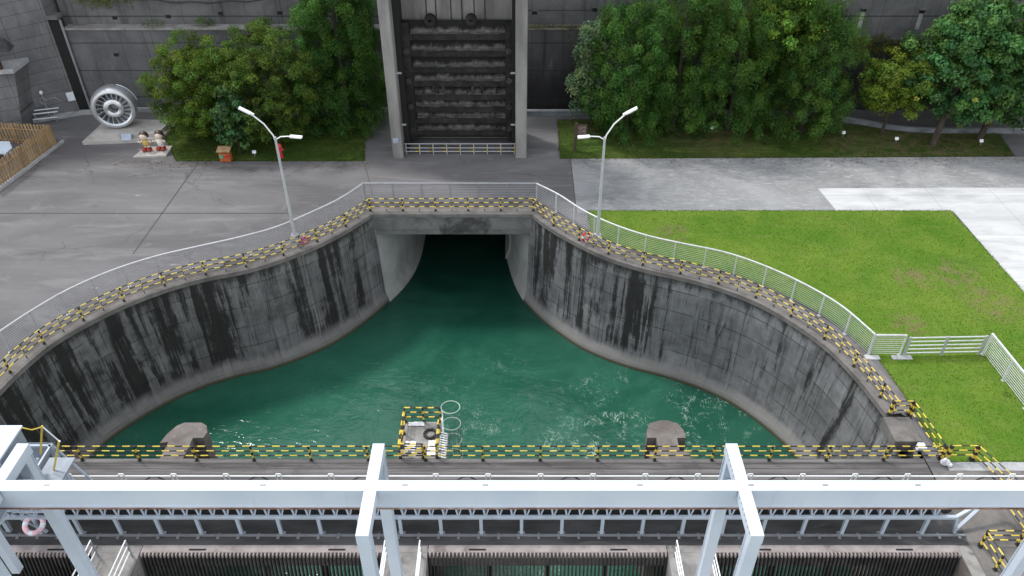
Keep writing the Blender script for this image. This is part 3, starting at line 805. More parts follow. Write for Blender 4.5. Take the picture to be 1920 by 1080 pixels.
# ------------------------------------------------------------------ dam walls behind
def weep(mb, x, y, z, k): mb.box(x - 0.18, x + 0.18, y - 0.01, y + 0.3, z, z + 0.3, k)
t = thing("dam_wall", "dark concrete dam wall with a ledge behind the round bushy trees", "wall", (-22, 64, 0))
MB().box(-36.9, -9.6, 64.0, 64.95, 0, 6.98).build("lower_tier", 'dam', t)
MB().box(-36.95, -9.6, 63.9, 65.0, 6.985, 7.12).build("ledge", 'pier_top', t)
MB().box(-37.2, -9.6, 64.96, 66.5, 0, 16.5).build("upper_tier", 'dam_upper', t)
for x, y, z in ((-33.23, 64, 4.75), (-28.5, 64.96, 7.6), (-24.15, 64.96, 7.85), (-19.3, 64.96, 7.9), (-32.9, 64.96, 7.5)):
    MB().box(x - 0.2, x + 0.2, y - 0.02, y - 0.003, z, z + 0.3, 0).box(x - 0.24, x + 0.24, y - 0.1, y - 0.003, z + 0.301, z + 0.36, 1).build("weep_hole", ['dark', 'dam_upper'], t)
t = thing("dam_wall", "black wet concrete dam wall with a mossy ledge beside the sluice gate", "wall", (4, 64, 0))
MB().box(0.8, 26.4, 64.0, 64.95, 0, 6.98).build("lower_tier", 'dam_wet', t)
MB().box(0.8, 26.4, 63.93, 65.0, 6.985, 7.1).build("ledge", 'pier', t)
MB().box(0.8, 26.4, 64.96, 66.5, 0, 16.5).build("upper_tier", 'dam', t)
for x, z in ((1.5, 7.9), (6.4, 8.15), (11.5, 8.0)):
    MB().box(x - 0.2, x + 0.2, 64.93, 64.957, z, z + 0.3, 0).box(x - 0.24, x + 0.24, 64.85, 64.957, z + 0.301, z + 0.36, 1).build("weep_hole", ['dark', 'dam_upper'], t)
t = thing("dam_wall", "grey dam wall with spouting weep holes above the yellowish tree", "wall", (33, 64, 0))
MB().box(26.41, 70, 64.0, 64.95, 0, 6.1).build("lower_tier", 'dam_wet', t)
MB().box(26.41, 70, 64.96, 66.5, 0, 16.5).build("upper_tier", 'dam_upper', t)
for x, z in ((28.3, 8.1), (33.1, 8.0)):
    MB().box(x - 0.22, x + 0.22, 64.93, 64.957, z, z + 0.3, 0).box(x - 0.3, x + 0.3, 64.75, 64.957, z + 0.301, z + 0.38, 1).build("weep_hole", ['dark', 'dam_upper'], t)
    MB().box(x - 0.17, x + 0.17, 64.94, 64.957, z - 1.3, z - 0.01).build("lime_streak", 'kerb', t)
# angled board-marked wing at the far left
t = thing("wing_wall", "grey board marked concrete wing wall behind the timber fence", "wall", (-40, 62, 0))
MB().prism([(-60, 52.6), (-40.54, 61.75), (-37.55, 63.35), (-37.55, 66.4), (-60, 66.4)], 0, 16.5).build("wall_face", 'dam_board', t)
t = thing("drain_chute", "dark recessed drain channel running down between wing wall and dam", "drain", (-36.8, 63.9, 0))
MB().prism([(-37.54, 63.4), (-36.92, 63.75), (-36.92, 64.4), (-37.54, 64.4)], 0, 8.0).build("channel", 'dark', t)
MB().box(-37.75, -36.7, 63.3, 64.3, 8.01, 8.3).build("hopper", 'dam_upper', t)
MB().tube([(-36.8, 63.78, 0), (-36.8, 63.78, 7.9)], 0.1).build("pipe", 'galv_dark', t, True)
tag(MB().face([(-300, 66.4, 16.45), (300, 66.4, 16.45), (300, 130, 60), (-300, 130, 60)]).build("hillside", 'hill'), kind='structure')
for k, (lab, pts, zt) in enumerate((("pale concrete kerb along the foot of the wing wall", [(-41.2, 61.0), (-37.2, 62.95), (-33.0, 63.3), (-33.0, 63.8), (-37.4, 63.35), (-41.2, 61.5)], 0.3),
                                    ("narrow concrete kerb along the dam foot behind the round bushy trees", [(-32.9, 63.5), (-9.7, 63.5), (-9.7, 63.9), (-32.9, 63.9)], 0.3))):
    tag(MB().prism(pts, 0, zt).build("kerb", 'kerb'), lab, "kerb", "concrete kerbs along the dam foot")
t = thing("drain_channel", "blue grey concrete drain channel along the foot of the black dam wall", "drain", (5, 63, 0))
MB().box(0.85, 22, 62.75, 63.0, 0, 0.42).box(0.85, 22, 63.0, 63.7, 0, 0.06).build("channel_side", 'channel', t)
MB().box(0.82, 22, 62.72, 63.03, 0.425, 0.5).build("rim", 'kerb', t)
t = thing("drain_channel", "concrete drain channel curving behind the trunks of the broadleaf trees", "drain", (33, 60, 0))
cp = smooth_path([(25.0, 61.9), (28.0, 61.6), (31, 60.3), (34, 59.7), (38, 59.65), (46, 59.5)])
a, b, c_ = cp, offset(cp, 0.24), offset(cp, -1.0)
mb, mt = MB(), MB()
for i in range(len(cp) - 1):
    mb.face([(b[i].x, b[i].y, 0), (b[i + 1].x, b[i + 1].y, 0), (b[i + 1].x, b[i + 1].y, 0.4), (b[i].x, b[i].y, 0.4)])
    mb.face([(a[i].x, a[i].y, 0), (a[i + 1].x, a[i + 1].y, 0), (a[i + 1].x, a[i + 1].y, 0.4), (a[i].x, a[i].y, 0.4)])
    mb.face([(a[i].x, a[i].y, 0.03), (a[i + 1].x, a[i + 1].y, 0.03), (c_[i + 1].x, c_[i + 1].y, 0.03), (c_[i].x, c_[i].y, 0.03)])
    mt.face([(a[i].x, a[i].y, 0.404), (a[i + 1].x, a[i + 1].y, 0.404), (b[i + 1].x, b[i + 1].y, 0.404), (b[i].x, b[i].y, 0.404)])
mb.build("channel_side", 'channel', t); mt.build("rim", 'kerb', t)
tag(MB().tube([(x, 64.7 + 0.1 * math.sin(x), 9.3 - 0.35 * math.sin((x + 31.5) / 12.5 * math.pi) + 0.2 * math.sin(x * 2.1) * 0.3) for x in np.linspace(-32.5, -17, 40)], 0.05, 0, 6).build("cable", 'rubber', None, True), "black cable sagging across the upper dam wall", "cable")
t = thing("concrete_buttress", "leaning grey concrete buttress with a flat top against the wing wall", "buttress", (-41, 60, 0))
MB().hull([(-43.5, 58.8, 0), (-40.6, 59.6, 0), (-40.6, 61.6, 0), (-43.5, 60.5, 0)], [(-41.6, 59.6, 5.0), (-39.7, 60.1, 5.0), (-39.7, 62.2, 5.0), (-41.6, 61.5, 5.0)]).build("shaft", 'dam_board', t)
MB().prism([(-42.6, 58.9), (-39.5, 59.7), (-39.5, 62.2), (-42.6, 61.5)], 5.01, 5.35).build("cap", 'kerb', t)
t = thing("shed_roof", "corner of a dark tiled roof showing at the edge of the frame", "roof", (-40, 59, 6.9))
MB().hull([(-46, 58, 7.0), (-38.9, 59.3, 6.9), (-39.0, 60.3, 7.0), (-46, 60.3, 7.1)], [(-46, 58.3, 7.25), (-39.2, 59.4, 7.1), (-39.6, 60.3, 7.6), (-46, 60.3, 7.8)]).build("tiles", 'clay', t)
MB().box(-44, -43.7, 59, 59.3, 0, 7.0).build("post", 'brown', t)
MB().box(-40.6, -40.3, 59.6, 59.9, 5.36, 6.95).build("post", 'brown', t)

# ------------------------------------------------------------------ left courtyard
t = thing("timber_fence", "tan vertical slat timber fence enclosing a yard at the edge of the plaza", "fence", (-36.8, 57, 0))
def slat_run(a, b, h, wd=0.15, gap=0.27):
    a, b = Vector(a), Vector(b)
    m = int((b - a).length / gap)
    mb = MB()
    d = (b - a).normalized()
    for i in range(m + 1):
        p = a + d * (i * gap)
        mb.beam((p.x, p.y, 0.12), (p.x, p.y, h + 0.03 * math.sin(i * 7.7)), wd, 0.05, 0, (d.y, -d.x, 0))
    q = Vector((d.y, -d.x)) * -0.06
    for z in (0.45, 1.4):
        mb.beam((a.x + q.x, a.y + q.y, z), (b.x + q.x, b.y + q.y, z), 0.05, 0.1)
    return mb
slat_run((-36.75, 57.0), (-37.75, 49.8), 1.85).build("slat_panel", 'wood', t)
slat_run((-36.85, 57.1), (-42.5, 57.7), 1.85).build("slat_panel", 'wood', t)
for p in ((-36.7, 57.1), (-37.25, 53.4), (-39.9, 57.5)):
    MB().box(p[0] - 0.07, p[0] + 0.07, p[1] - 0.07, p[1] + 0.07, 0, 1.8).build("post", 'wood', t)
MB().prism([(-36.55, 57.9), (-36.4, 57.8), (-37.65, 48.9), (-37.95, 48.9)], 0, 0.2).build("plinth", 'kerb', t)
t = thing("blue_bench", "pale blue metal frame bench inside the timber fence", "bench", (-40.5, 55, 0))
MB().box(-42.5, -39.2, 54.6, 55.5, 0.6, 0.7).build("seat", 'steel_paint', t)
MB().box(-42.5, -39.2, 55.5, 55.6, 0.7, 1.2).build("backrest", 'steel_paint', t)
for x in (-42.3, -39.4):
    for y in (54.7, 55.4): MB().box(x - 0.05, x + 0.05, y - 0.05, y + 0.05, 0, 0.59).build("leg", 'steel_paint', t)
t = thing("notice_board", "small white notice on the wing wall above the kerb", "sign", (-37.5, 63.2, 1.2))
MB().beam((-38.0, 62.98, 1.6), (-37.5, 63.26, 1.6), 0.03, 0.75).build("panel", 'white_board', t)
t = thing("notice_board", "small white notice on a post beside the leaning buttress", "sign", (-42, 57.6, 0))
MB().box(-42.1, -41.6, 58.3, 58.33, 2.1, 2.7).build("panel", 'white_board', t)
MB().box(-41.9, -41.82, 58.34, 58.42, 0, 2.6).build("post", 'galv', t)
t = thing("equipment_stand", "low steel stand with white bars and a small valve against the wing wall", "stand", (-39.3, 61.6, 0))
for y, z in ((61.5, 0.85), (61.8, 1.05), (61.2, 0.5)): MB().beam((-40.3, y - 0.25, z), (-38.5, y + 0.3, z), 0.1, 0.07).build("bar", 'white_board', t)
for x, y in ((-40.1, 61.1), (-38.7, 61.6), (-39.4, 61.9)): MB().box(x - 0.04, x + 0.04, y - 0.04, y + 0.04, 0, 0.84).build("leg", 'galv_dark', t)
MB().tube([(-39.4, 61.95, 0.9), (-39.4, 61.95, 2.3)], 0.05).build("stem", 'galv_dark', t, True)
MB().tube([(-39.4 + 0.28 * math.cos(a), 61.85, 1.75 + 0.28 * math.sin(a)) for a in np.linspace(0, 2 * math.pi, 17)[:-1]], 0.035, 0, 6, True).build("hand_wheel", 'galv_dark', t, True)
MB().ball((-39.4, 61.95, 2.45), 0.15, 0.15, 0.17).build("gauge", 'white_board', t, True)
MB().tube([(-39.3, 62.1, 1.8), (-38.6, 62.3, 1.9), (-38.3, 62.4, 1.5)], 0.03, 0, 6).build("hose", 'galv_dark', t, True)

t = thing("stone_plinth", "two step pale stone plinth under the silver turbine wheel", "plinth", (-31.5, 58.5, 0))
MB().prism([(-34.7, 57.35), (-28.7, 57.85), (-28.3, 60.9), (-34.5, 61.3)], 0, 0.28).build("lower_step", 'stone', t)
MB().prism([(-34.15, 57.85), (-28.95, 58.25), (-28.65, 60.75), (-34.0, 61.1)], 0.284, 0.55).build("upper_step", 'stone', t)
t = thing("plaque", "blue grey metal plaque leaning on the front of the stone plinth", "plaque", (-31.2, 57.6, 0.28))
MB().hull([(-31.6, 57.55, 0.285), (-30.85, 57.6, 0.285), (-30.85, 57.9, 0.285), (-31.6, 57.85, 0.285)], [(-31.6, 57.8, 0.75), (-30.85, 57.85, 0.75), (-30.85, 57.9, 0.75), (-31.6, 57.85, 0.75)]).build("panel", 'blue_grey', t)
# Francis turbine wheel standing on its edge
TC, TR = Vector((-32.45, 59.7, 2.27)), 1.72
t = thing("turbine_wheel", "large silver cast turbine wheel standing on edge on the stone plinth", "turbine", (TC.x, TC.y, 0.55))
t.rotation_euler = (0, 0, rad(14))
def tb(mb, name, mat='aluminium', smooth=True):
    o = mb.build(name, mat, None, smooth); o.parent = t; o.location = (0, 0, TC.z - 0.55); return o
tb(MB().lathe([(1.28, 0.62), (1.4, 0.72), (1.58, 0.68), (1.68, 0.5), (1.72, 0.2), (1.70, -0.1), (1.62, -0.3), (1.6, -0.62), (1.48, -0.64), (1.46, -0.2), (1.38, 0.2), (1.3, 0.45)], (0, 0, 0), 'Y', 56, closed=True), "outer_band")
tb(MB().lathe([(0.38, 0.5), (0.55, 0.6), (0.74, 0.52), (0.84, 0.25), (1.0, -0.1), (1.3, -0.45), (1.3, -0.6), (0.38, -0.6)], (0, 0, 0), 'Y', 48, closed=True), "hub")
tb(MB().lathe([(0.40, 0.565), (0.46, 0.6), (0.52, 0.565)], (0, 0, 0), 'Y', 40), "hub_rim")
tb(MB().lathe([(0.001, -0.2), (0.335, -0.2), (0.335, -0.5)], (0, 0, 0), 'Y', 32), "bore", 'galv_dark')
bm_ = MB()
for dz in (0.0, 0.025):
    pass
rows = []
for i in range(7):
    u = i / 6
    r = 0.6 + u * 0.75
    rows.append([(r, 0.12 * u + tw, h) for tw, h in ((0.0, 0.5 - 0.02 * u), (0.1, 0.3), (0.24, 0.05), (0.4, -0.25 - 0.1 * u))])
for i in range(6):
    for j in range(3):
        q = [rows[i][j], rows[i][j + 1], rows[i + 1][j + 1], rows[i + 1][j]]
        P = [(r * math.cos(a), -h, r * math.sin(a)) for r, a, h in q]
        Q = [(r * math.cos(a + 0.035), -h, r * math.sin(a + 0.05)) for r, a, h in q]
        bm_.hull(P, Q)
bl0 = tb(bm_, "blade")
for i in range(1, 19):
    o = bl0.copy(); COL.objects.link(o); o.parent = t
    o.rotation_euler = (0, -2 * math.pi * i / 19, 0)
tb(MB().tube([(1.1 * math.cos(a) * 1.6, 0.25, 1.1 * math.sin(a) * 1.6) for a in np.linspace(0.15, 1.25, 14)], 0.035, 0, 6), "grab_rail", 'white_board')
# statues
t = thing("stone_slab", "thin pale stone slab carrying the two small statues", "slab", (-28.4, 56, 0))
MB().prism([(-29.75, 55.0), (-27.3, 55.3), (-27.35, 56.9), (-29.45, 56.7)], 0, 0.16).build("slab", 'stone', t)
def statue(label, x, y, hair, shirt, lean):
    t = thing("child_statue", label, "statue", (x, y, 0.16), "small painted child statues")
    b = MB()
    b.lathe([(0.05, 0.34), (0.2, 0.4), (0.27, 0.55), (0.25, 0.75), (0.16, 0.9), (0.1, 0.97), (0.1, 1.02)], (x, y, 0.16), 'Z', 16)
    b.build("body", shirt, t, True)
    for s in (-1, 1):
        MB().tube([(x + s * 0.13, y, 0.3), (x + s * 0.12, y, 0.6)], 0.1, 0, 10).build("leg", 'cream', t, True)
        MB().ball((x + s * 0.19, y - 0.14, 0.3), 0.2, 0.3, 0.15).build("shoe", 'shoe', t, True)
        MB().tube([(x + s * 0.2, y, 0.98), (x + s * 0.42, y - 0.05, 0.82), (x + s * 0.46, y - 0.2, 0.98)], 0.075, 0, 10, r2=0.06).build("arm", 'skin', t, True)
    hd = MB().ball((x + lean, y - 0.02, 1.36), 0.3, 0.28, 0.29).build("head", 'skin', t, True)
    h = MB().ball((x + lean, y + 0.07, 1.45), 0.34, 0.31, 0.28).ball((x + lean - 0.26, y + 0.12, 1.36), 0.12, 0.12, 0.16).ball((x + lean + 0.26, y + 0.12, 1.36), 0.12, 0.12, 0.16)
    h.build("hair", hair, t, True)
    return t
statue("small painted child statue in a yellow shirt and red shoes nearest the turbine wheel", -29.0, 56.15, 'hair', plain("mustard_enamel", (0.45, 0.33, 0.1), 0.4), -0.05)
statue("small painted child statue in a cream shirt and red shoes nearest the bushy trees", -27.95, 56.3, 'hair', 'cream', 0.05)
t = thing("recycling_bin", "orange recycling bin with a roof at the edge of the tree bed", "bin", (-22.4, 54.6, 0))
MB().box(-22.83, -22.0, 54.4, 54.9, 0.06, 0.76, bv=0.02).build("body", 'orange', t)
MB().hull([(-22.93, 54.28, 0.9), (-21.9, 54.28, 0.9), (-21.9, 55.0, 1.06), (-22.93, 55.0, 1.06)], [(-22.93, 54.28, 0.95), (-21.9, 54.28, 0.95), (-21.9, 55.0, 1.11), (-22.93, 55.0, 1.11)]).build("roof", 'wood', t)
for x in (-22.86, -22.02): MB().box(x, x + 0.05, 54.45, 54.85, 0.765, 0.94).build("bracket", 'brown', t)
for x, m in ((-22.63, 'green_p'), (-22.2, 'red')):
    MB().lathe([(0.001, 0), (0.16, 0), (0.16, 0.03), (0.001, 0.03)], (x, 54.38, 0.5), 'Y', 20).build("opening", m, t)
t = thing("fire_hydrant", "red fire hydrant in the grass behind the plaza street lamp", "hydrant", (-18.3, 55.2, 0))
MB().lathe([(0.2, 0), (0.2, 0.08), (0.13, 0.1), (0.13, 0.85), (0.2, 0.88), (0.2, 0.95), (0.16, 1.1), (0.05, 1.2), (0.001, 1.21)], (-18.3, 55.2, 0), 'Z', 16).build("body", 'red', t, True)
for s in (-1, 1): MB().tube([(-18.3, 55.2, 0.7), (-18.3 + s * 0.28, 55.2, 0.7)], 0.09).build("outlet", 'red', t, True)
t = thing("sign_board", "brown post sign with a small speckled board on the grass by the gate tower", "sign", (4.65, 56.4, 0))
MB().box(4.55, 4.75, 56.3, 56.5, 0, 2.35).build("post", 'brown', t)
MB().box(4.8, 5.45, 56.36, 56.42, 1.1, 2.1).build("panel", speckled("mottled_red_board", (0.07, 0.03, 0.028), (0.22, 0.18, 0.17), 9, 0.6), t)
MB().box(4.76, 5.52, 56.34, 56.44, 2.105, 2.2).build("top_bar", 'brown', t)
for i, (x, y, lab) in enumerate(((16.1, 59.6, "under the tall dark green conifers"), (21.2, 60.2, "between two dark green conifers"), (26.6, 58.7, "at the foot of the conifer nearest the yellowish tree"), (30.5, 57.6, "under the yellowish tree"), (37.1, 57.2, "under the broadleaf tree at the edge of the frame"), (-20.4, 55.3, "in the grass beside the recycling bin"))):
    t = thing("plant_label", "tiny white plant label " + lab, "label", (x, y, 0), "tiny white plant labels")
    MB().hull([(x - 0.15, y, 0.3), (x + 0.15, y, 0.3), (x + 0.15, y + 0.02, 0.3), (x - 0.15, y + 0.02, 0.3)], [(x - 0.15, y + 0.12, 0.5), (x + 0.15, y + 0.12, 0.5), (x + 0.15, y + 0.14, 0.5), (x - 0.15, y + 0.14, 0.5)]).build("plate", 'white_board', t)
    MB().box(x - 0.02, x + 0.02, y + 0.02, y + 0.06, 0, 0.34).build("stake", 'galv_dark', t)

# ------------------------------------------------------------------ front deck, piers, trash racks
mb = MB().box(-50, 19.35, 22.2, 24.95, -0.95, 0.0, 0)
mb.build("deck_tmp", 'deck')
dk = bpy.data.objects["deck_tmp"]; dk.name = "deck_slab"
t = thing("deck", "long worn concrete deck over the water along the trash racks", "deck", (0, 22.4, 0))
dk.parent = t; dk.location = -t.location
MB().box(-50, 19.35, 20.2, 22.198, -0.95, -0.003).build("deck_strip", 'deck_floor', t)
MB().box(19.352, 23.6, 16, 24.19, -0.6, 0.012).build("landing", 'coping', t)
MB().box(20.2, 26, 24.2, 24.72, -0.5, 0.03).build("kerb", 'kerb', t)
PX = [-16.85, -4.7, 7.35]
bays = [(-50, -29.95), (-28.05, PX[0] - 0.98), (PX[0] + 0.98, PX[1] - 0.98), (PX[1] + 0.98, PX[2] - 0.98), (PX[2] + 0.98, 18.75)]
for a, b in bays:
    MB().box(a, b, 19.84, 20.198, -0.95, 0.0).build("lip", 'lip', t)
sl = [-13.5, -7.6, -1.65, 4.34, 10.43, 16.44, -19.5]
for x in sl:
    MB().box(x - 0.36, x + 0.36, 19.93, 20.02, 0.001, 0.006).build("drain_slot", 'dark', t)
rl = MB().box(-50, 19.3, 20.62, 20.7, 0.0, 0.09)
for x in np.arange(-30, 19.2, 0.86): rl.box(x - 0.06, x + 0.06, 20.5, 20.619, 0.0, 0.06); rl.box(x - 0.05, x + 0.05, 20.701, 20.78, 0.0, 0.05)
t = thing("crane_track", "thin grey crane rail with clips along the front deck", "rail", (0, 20.66, 0))
rl.build("track", 'galv_dark', t)
pl = ["brown concrete pier with a broad hammer shaped head behind the deck near the plaza side", "concrete pier under the small railed platform in the middle of the deck", "brown concrete pier with two dark gate slots behind the deck near the lawn side"]
for i, x in enumerate(PX):
    t = thing("pier", pl[i], "pier", (x, 22, 0), "concrete piers of the intake")
    if i == 0:
        nose = [(-16.95, 24.955), (-15.85, 24.955), (-15.8, 26.35), (-15.3, 26.35), (-15.22, 26.7), (-15.38, 27.15), (-15.7, 27.35), (-16.55, 27.35), (-16.85, 27.15), (-17.15, 26.6), (-17.3, 26.0), (-16.9, 26.1)]
    elif i == 2:
        nose = [(x - 0.95, 24.955), (x + 0.95, 24.955), (x + 0.95, 25.5), (x + 0.5, 25.5), (x + 0.5, 26.35), (x + 0.95, 26.35), (x + 0.92, 26.8), (x + 0.7, 27.3), (x + 0.2, 27.5), (x - 0.2, 27.5), (x - 0.7, 27.3), (x - 0.92, 26.8), (x - 0.95, 26.35), (x - 0.5, 26.35), (x - 0.5, 25.5), (x - 0.95, 25.5)]
    else:
        nose = [(x - 0.95, 24.955), (x + 0.95, 24.955), (x + 0.95, 26.3), (x + 0.7, 26.9), (x, 27.2), (x - 0.7, 26.9), (x - 0.95, 26.3)]
    MB().prism(nose, -9.5, -0.1).build("nose", 'pier', t)
    MB().box(x - 0.95, x + 0.95, 19.84, 24.95, -9.5, -0.955).build("shaft", 'pier', t)
    MB().box(x - 0.95, x + 0.95, 8, 19.83, -9.5, -0.012).build("front_wall", 'pier_top', t)
    MB().box(x - 0.95, x + 0.95, 19.835, 20.19, -0.95, -0.006).build("cap", 'pier_top', t)
    for s in (-1, 1):
        g_ = thing("white_handrail", "white three bar handrail on the %s edge of the %s pier" % ("plaza side" if s < 0 else "lawn side", ("pier nearest the plaza", "middle", "pier nearest the lawn")[i].replace("pier nearest", "outer pier nearest")), "handrail", (x + s * 0.72, 19.7, 0), "white handrails on the intake piers")
        g_["label"] = "white three bar handrail on the %s edge of %s" % ("plaza side" if s < 0 else "lawn side", ("the intake pier nearest the plaza", "the middle intake pier", "the intake pier nearest the lawn")[i])
        for z in (0.35, 0.7, 1.05):
            MB().tube([(x + s * 0.72, 19.7, z), (x + s * 0.72, 9, z)], 0.028).build("bar", 'white_paint', g_, True)
        for y in (19.66, 17.6, 15.5, 13.4, 11.3, 9.2):
            MB().box(x + s * 0.72 - 0.03, x + s * 0.72 + 0.03, y - 0.03, y + 0.03, -0.01, 1.05).build("post", 'galv_dark', g_)
t = thing("abutment", "mossy concrete abutment at the lawn end of the trash racks", "abutment", (19.2, 18, 0))
MB().prism([(18.76, 8), (19.6, 8), (19.6, 19.9), (19.34, 20.19), (18.76, 20.19)], -9.5, -0.01).build("wall", 'pier_top', t)
MB().hull([(18.76, 8, -9.5), (18.4, 8, -9.5), (18.4, 19.7, -9.5), (18.76, 19.9, -9.5)], [(18.76, 8, -0.03), (18.72, 8, -0.03), (18.72, 19.7, -0.03), (18.76, 19.9, -0.03)]).build("face", 'pier', t)
rk = ["dark bar trash rack in the bay at the plaza end", "dark bar trash rack between the plaza side pier and the middle pier", "dark bar trash rack in the bay with green water showing through", "dark bar trash rack in the bay at the lawn end"]
for (a, b), lab in zip(bays[1:], rk):
    t = thing("trash_rack", lab, "trash rack", ((a + b) / 2, 19.6, 0), "dark bar trash racks")
    bars, tips = MB(), MB()
    m = int((b - a - 0.1) / 0.163)
    for i in range(m + 1):
        x = a + 0.08 + i * 0.163
        bars.hull([(x - 0.026, 18.2, -9.3), (x + 0.026, 18.2, -9.3), (x + 0.026, 18.35, -9.3), (x - 0.026, 18.35, -9.3)], [(x - 0.026, 19.66, -0.12), (x + 0.026, 19.66, -0.12), (x + 0.026, 19.82, -0.12), (x - 0.026, 19.82, -0.12)])
        tips.hull([(x - 0.03, 19.66, -0.115), (x + 0.03, 19.66, -0.115), (x + 0.03, 19.832, -0.115), (x - 0.03, 19.832, -0.115)], [(x - 0.03, 19.68, 0.02), (x + 0.03, 19.68, 0.02), (x + 0.03, 19.832, 0.05), (x - 0.03, 19.832, 0.05)])
    bars.build("bars", 'rack', t); tips.build("bar_heads", 'rack_tip', t)
    ti = MB()
    for z in (-2.6, -5.2):
        y = 19.85 + (z + 0.12) * (1.46 / 9.2)
        ti.box(a, b, y + 0.0, y + 0.12, z - 0.1, z + 0.1)
    for x in np.linspace(a + 0.05, b - 0.05, 5):
        ti.hull([(x - 0.1, 18.36, -9.3), (x + 0.1, 18.36, -9.3), (x + 0.1, 18.6, -9.3), (x - 0.1, 18.6, -9.3)], [(x - 0.1, 19.83, -0.96), (x + 0.1, 19.83, -0.96), (x + 0.1, 20.05, -0.96), (x - 0.1, 20.05, -0.96)])
    ti.build("support_beams", 'rack', t)

# ------------------------------------------------------------------ conveyor on the deck
t = thing("conveyor", "long belt conveyor on pale blue legs along the front deck", "conveyor", (0, 21.5, 0))
CX0, CX1 = -30.0, 18.6
MB().box(CX0, CX1, 20.68, 20.82, 1.1, 1.24).build("stringer", 'steel_grey', t)
MB().box(CX0, CX1, 22.0, 22.12, 1.1, 1.24).build("stringer", 'steel_grey', t)
bt = MB()
for (y0, z0), (y1, z1) in (((20.86, 1.62), (21.12, 1.4)), ((21.12, 1.4), (21.7, 1.4)), ((21.7, 1.4), (21.96, 1.62))):
    bt.hull([(CX0, y0, z0), (CX1 - 0.6, y0, z0), (CX1 - 0.6, y1, z1), (CX0, y1, z1)], [(CX0, y0, z0 + 0.02), (CX1 - 0.6, y0, z0 + 0.02), (CX1 - 0.6, y1, z1 + 0.02), (CX0, y1, z1 + 0.02)])
bt.box(CX0, CX1 - 0.6, 20.95, 21.9, 0.85, 0.87)
bt.build("belt", 'belt', t)
leg0 = None
lx = np.arange(-29.05, 18.6, 1.722)
for x in lx:
    if leg0 is None:
        leg0 = MB().box(-0.07, 0.07, -0.06, 0.06, 0.02, 1.095).box(-0.15, 0.15, -0.13, 0.13, 0.0, 0.02).build("leg", 'steel_grey', t)
        ids = leg0.data; o = leg0
    else:
        o = bpy.data.objects.new("leg", ids); COL.objects.link(o); o.parent = t
    o.location = (x, 20.75 - 21.5, 0)
    o = bpy.data.objects.new("leg", ids); COL.objects.link(o); o.parent = t
    o.location = (x, 22.06 - 21.5, 0)
# idler brackets: short v shaped carriers every half metre
id0 = None
for i, x in enumerate(np.arange(-29.5, 18.0, 0.575)):
    if id0 is None:
        mb = MB()
        mb.beam((0, 0.7 - 21.5 + 20.1, 1.25), (-0.06, 0.73 - 21.5 + 20.1, 1.62), 0.07, 0.05, 0, (0, 1, 0))
        mb.beam((0.06, 0.7 - 21.5 + 20.1, 1.25), (0.16, 0.73 - 21.5 + 20.1, 1.62), 0.05, 0.05, 0, (0, 1, 0))
        mb.beam((0, 20.8 - 21.5, 1.28), (0, 22.0 - 21.5, 1.28), 0.08, 0.06)
        o = mb.build("idler_bracket", 'steel_grey', t); id0 = o.data
    else:
        o = bpy.data.objects.new("idler_bracket", id0); COL.objects.link(o); o.parent = t
    o.location = (x, 0, 0)
e = MB()
e.beam((18.62, 20.75, 1.17), (18.85, 20.75, 0.12), 0.12, 0.12); e.beam((18.6, 20.76, 1.2), (19.6, 21.0, 1.85), 0.12, 0.12); e.beam((18.85, 20.8, 0.12), (20.8, 21.9, 1.4), 0.13, 0.13)
e.beam((19.6, 21.0, 1.85), (20.9, 21.6, 1.85), 0.12, 0.12); e.beam((20.8, 21.9, 1.4), (20.9, 21.6, 1.85), 0.1, 0.1)
e.build("end_frame", 'steel_grey', t)
MB().tube([(18.2, 20.95, 1.35), (18.2, 21.9, 1.35)], 0.22, 0, 14).build("end_drum", 'belt', t, True)
t = thing("walkway_handrail", "thin white handrail with paired uprights behind the main crane beam", "handrail", (0, 23, 0))
MB().tube([(-26, 22.99, 1.1), (23, 22.99, 1.1)], 0.035).build("rail", 'white_paint', t, True)
MB().tube([(-26, 22.99, 0.6), (23, 22.99, 0.6)], 0.02, 0, 6).build("rail", 'galv', t, True)
for k, x in enumerate(np.arange(-24.55, 23, 2.33)):
    b = MB()
    for dx in (-0.1, 0.1): b.box(x + dx - 0.025, x + dx + 0.025, 22.93, 22.99, 0, 1.26)
    b.box(x - 0.1, x + 0.1, 22.94, 22.98, 1.26, 1.3)
    b.build("post", 'white_paint', t)
    if k % 2: MB().tube([(x + 0.9, 23.05, 0.75), (x + 1.2, 23.05, 0.98), (x + 1.5, 23.05, 1.0), (x + 1.8, 23.05, 0.75)], 0.035, 0, 6).build("cable_loop", 'rubber', t, True)

# ------------------------------------------------------------------ crane frame
ZT = 8.5
t = thing("crane_runway", "long pale blue box girder on cross frames above the front deck", "crane frame", (0, 16.5, 0))
g_ = MB().box(-48, 48, 16.36, 16.68, ZT - 0.84, ZT - 0.04)
g_.box(-48, 48, 16.31, 16.73, ZT - 0.04, ZT); g_.box(-48, 48, 16.32, 16.72, ZT - 0.88, ZT - 0.84)
gd = g_.build("main_beam", 'steel_paint', t)
MB().box(-48, 48, 16.28, 16.76, ZT - 0.93, ZT - 0.881).build("rusty_flange", 'rust', gd)
bpy.data.objects["rusty_flange"].location = (0, 0, 0)
dirt = MB()
random.seed(4)
for x in (-15.2, -3.6, -1.0, 4.0, 7.6, 10.0, 13.0, 18.4, -8.2): dirt.box(x - 0.09, x + 0.09, 16.5, 16.56, ZT + 0.001, ZT + 0.012)
dirt.build("lifting_lug", 'galv_dark', t)
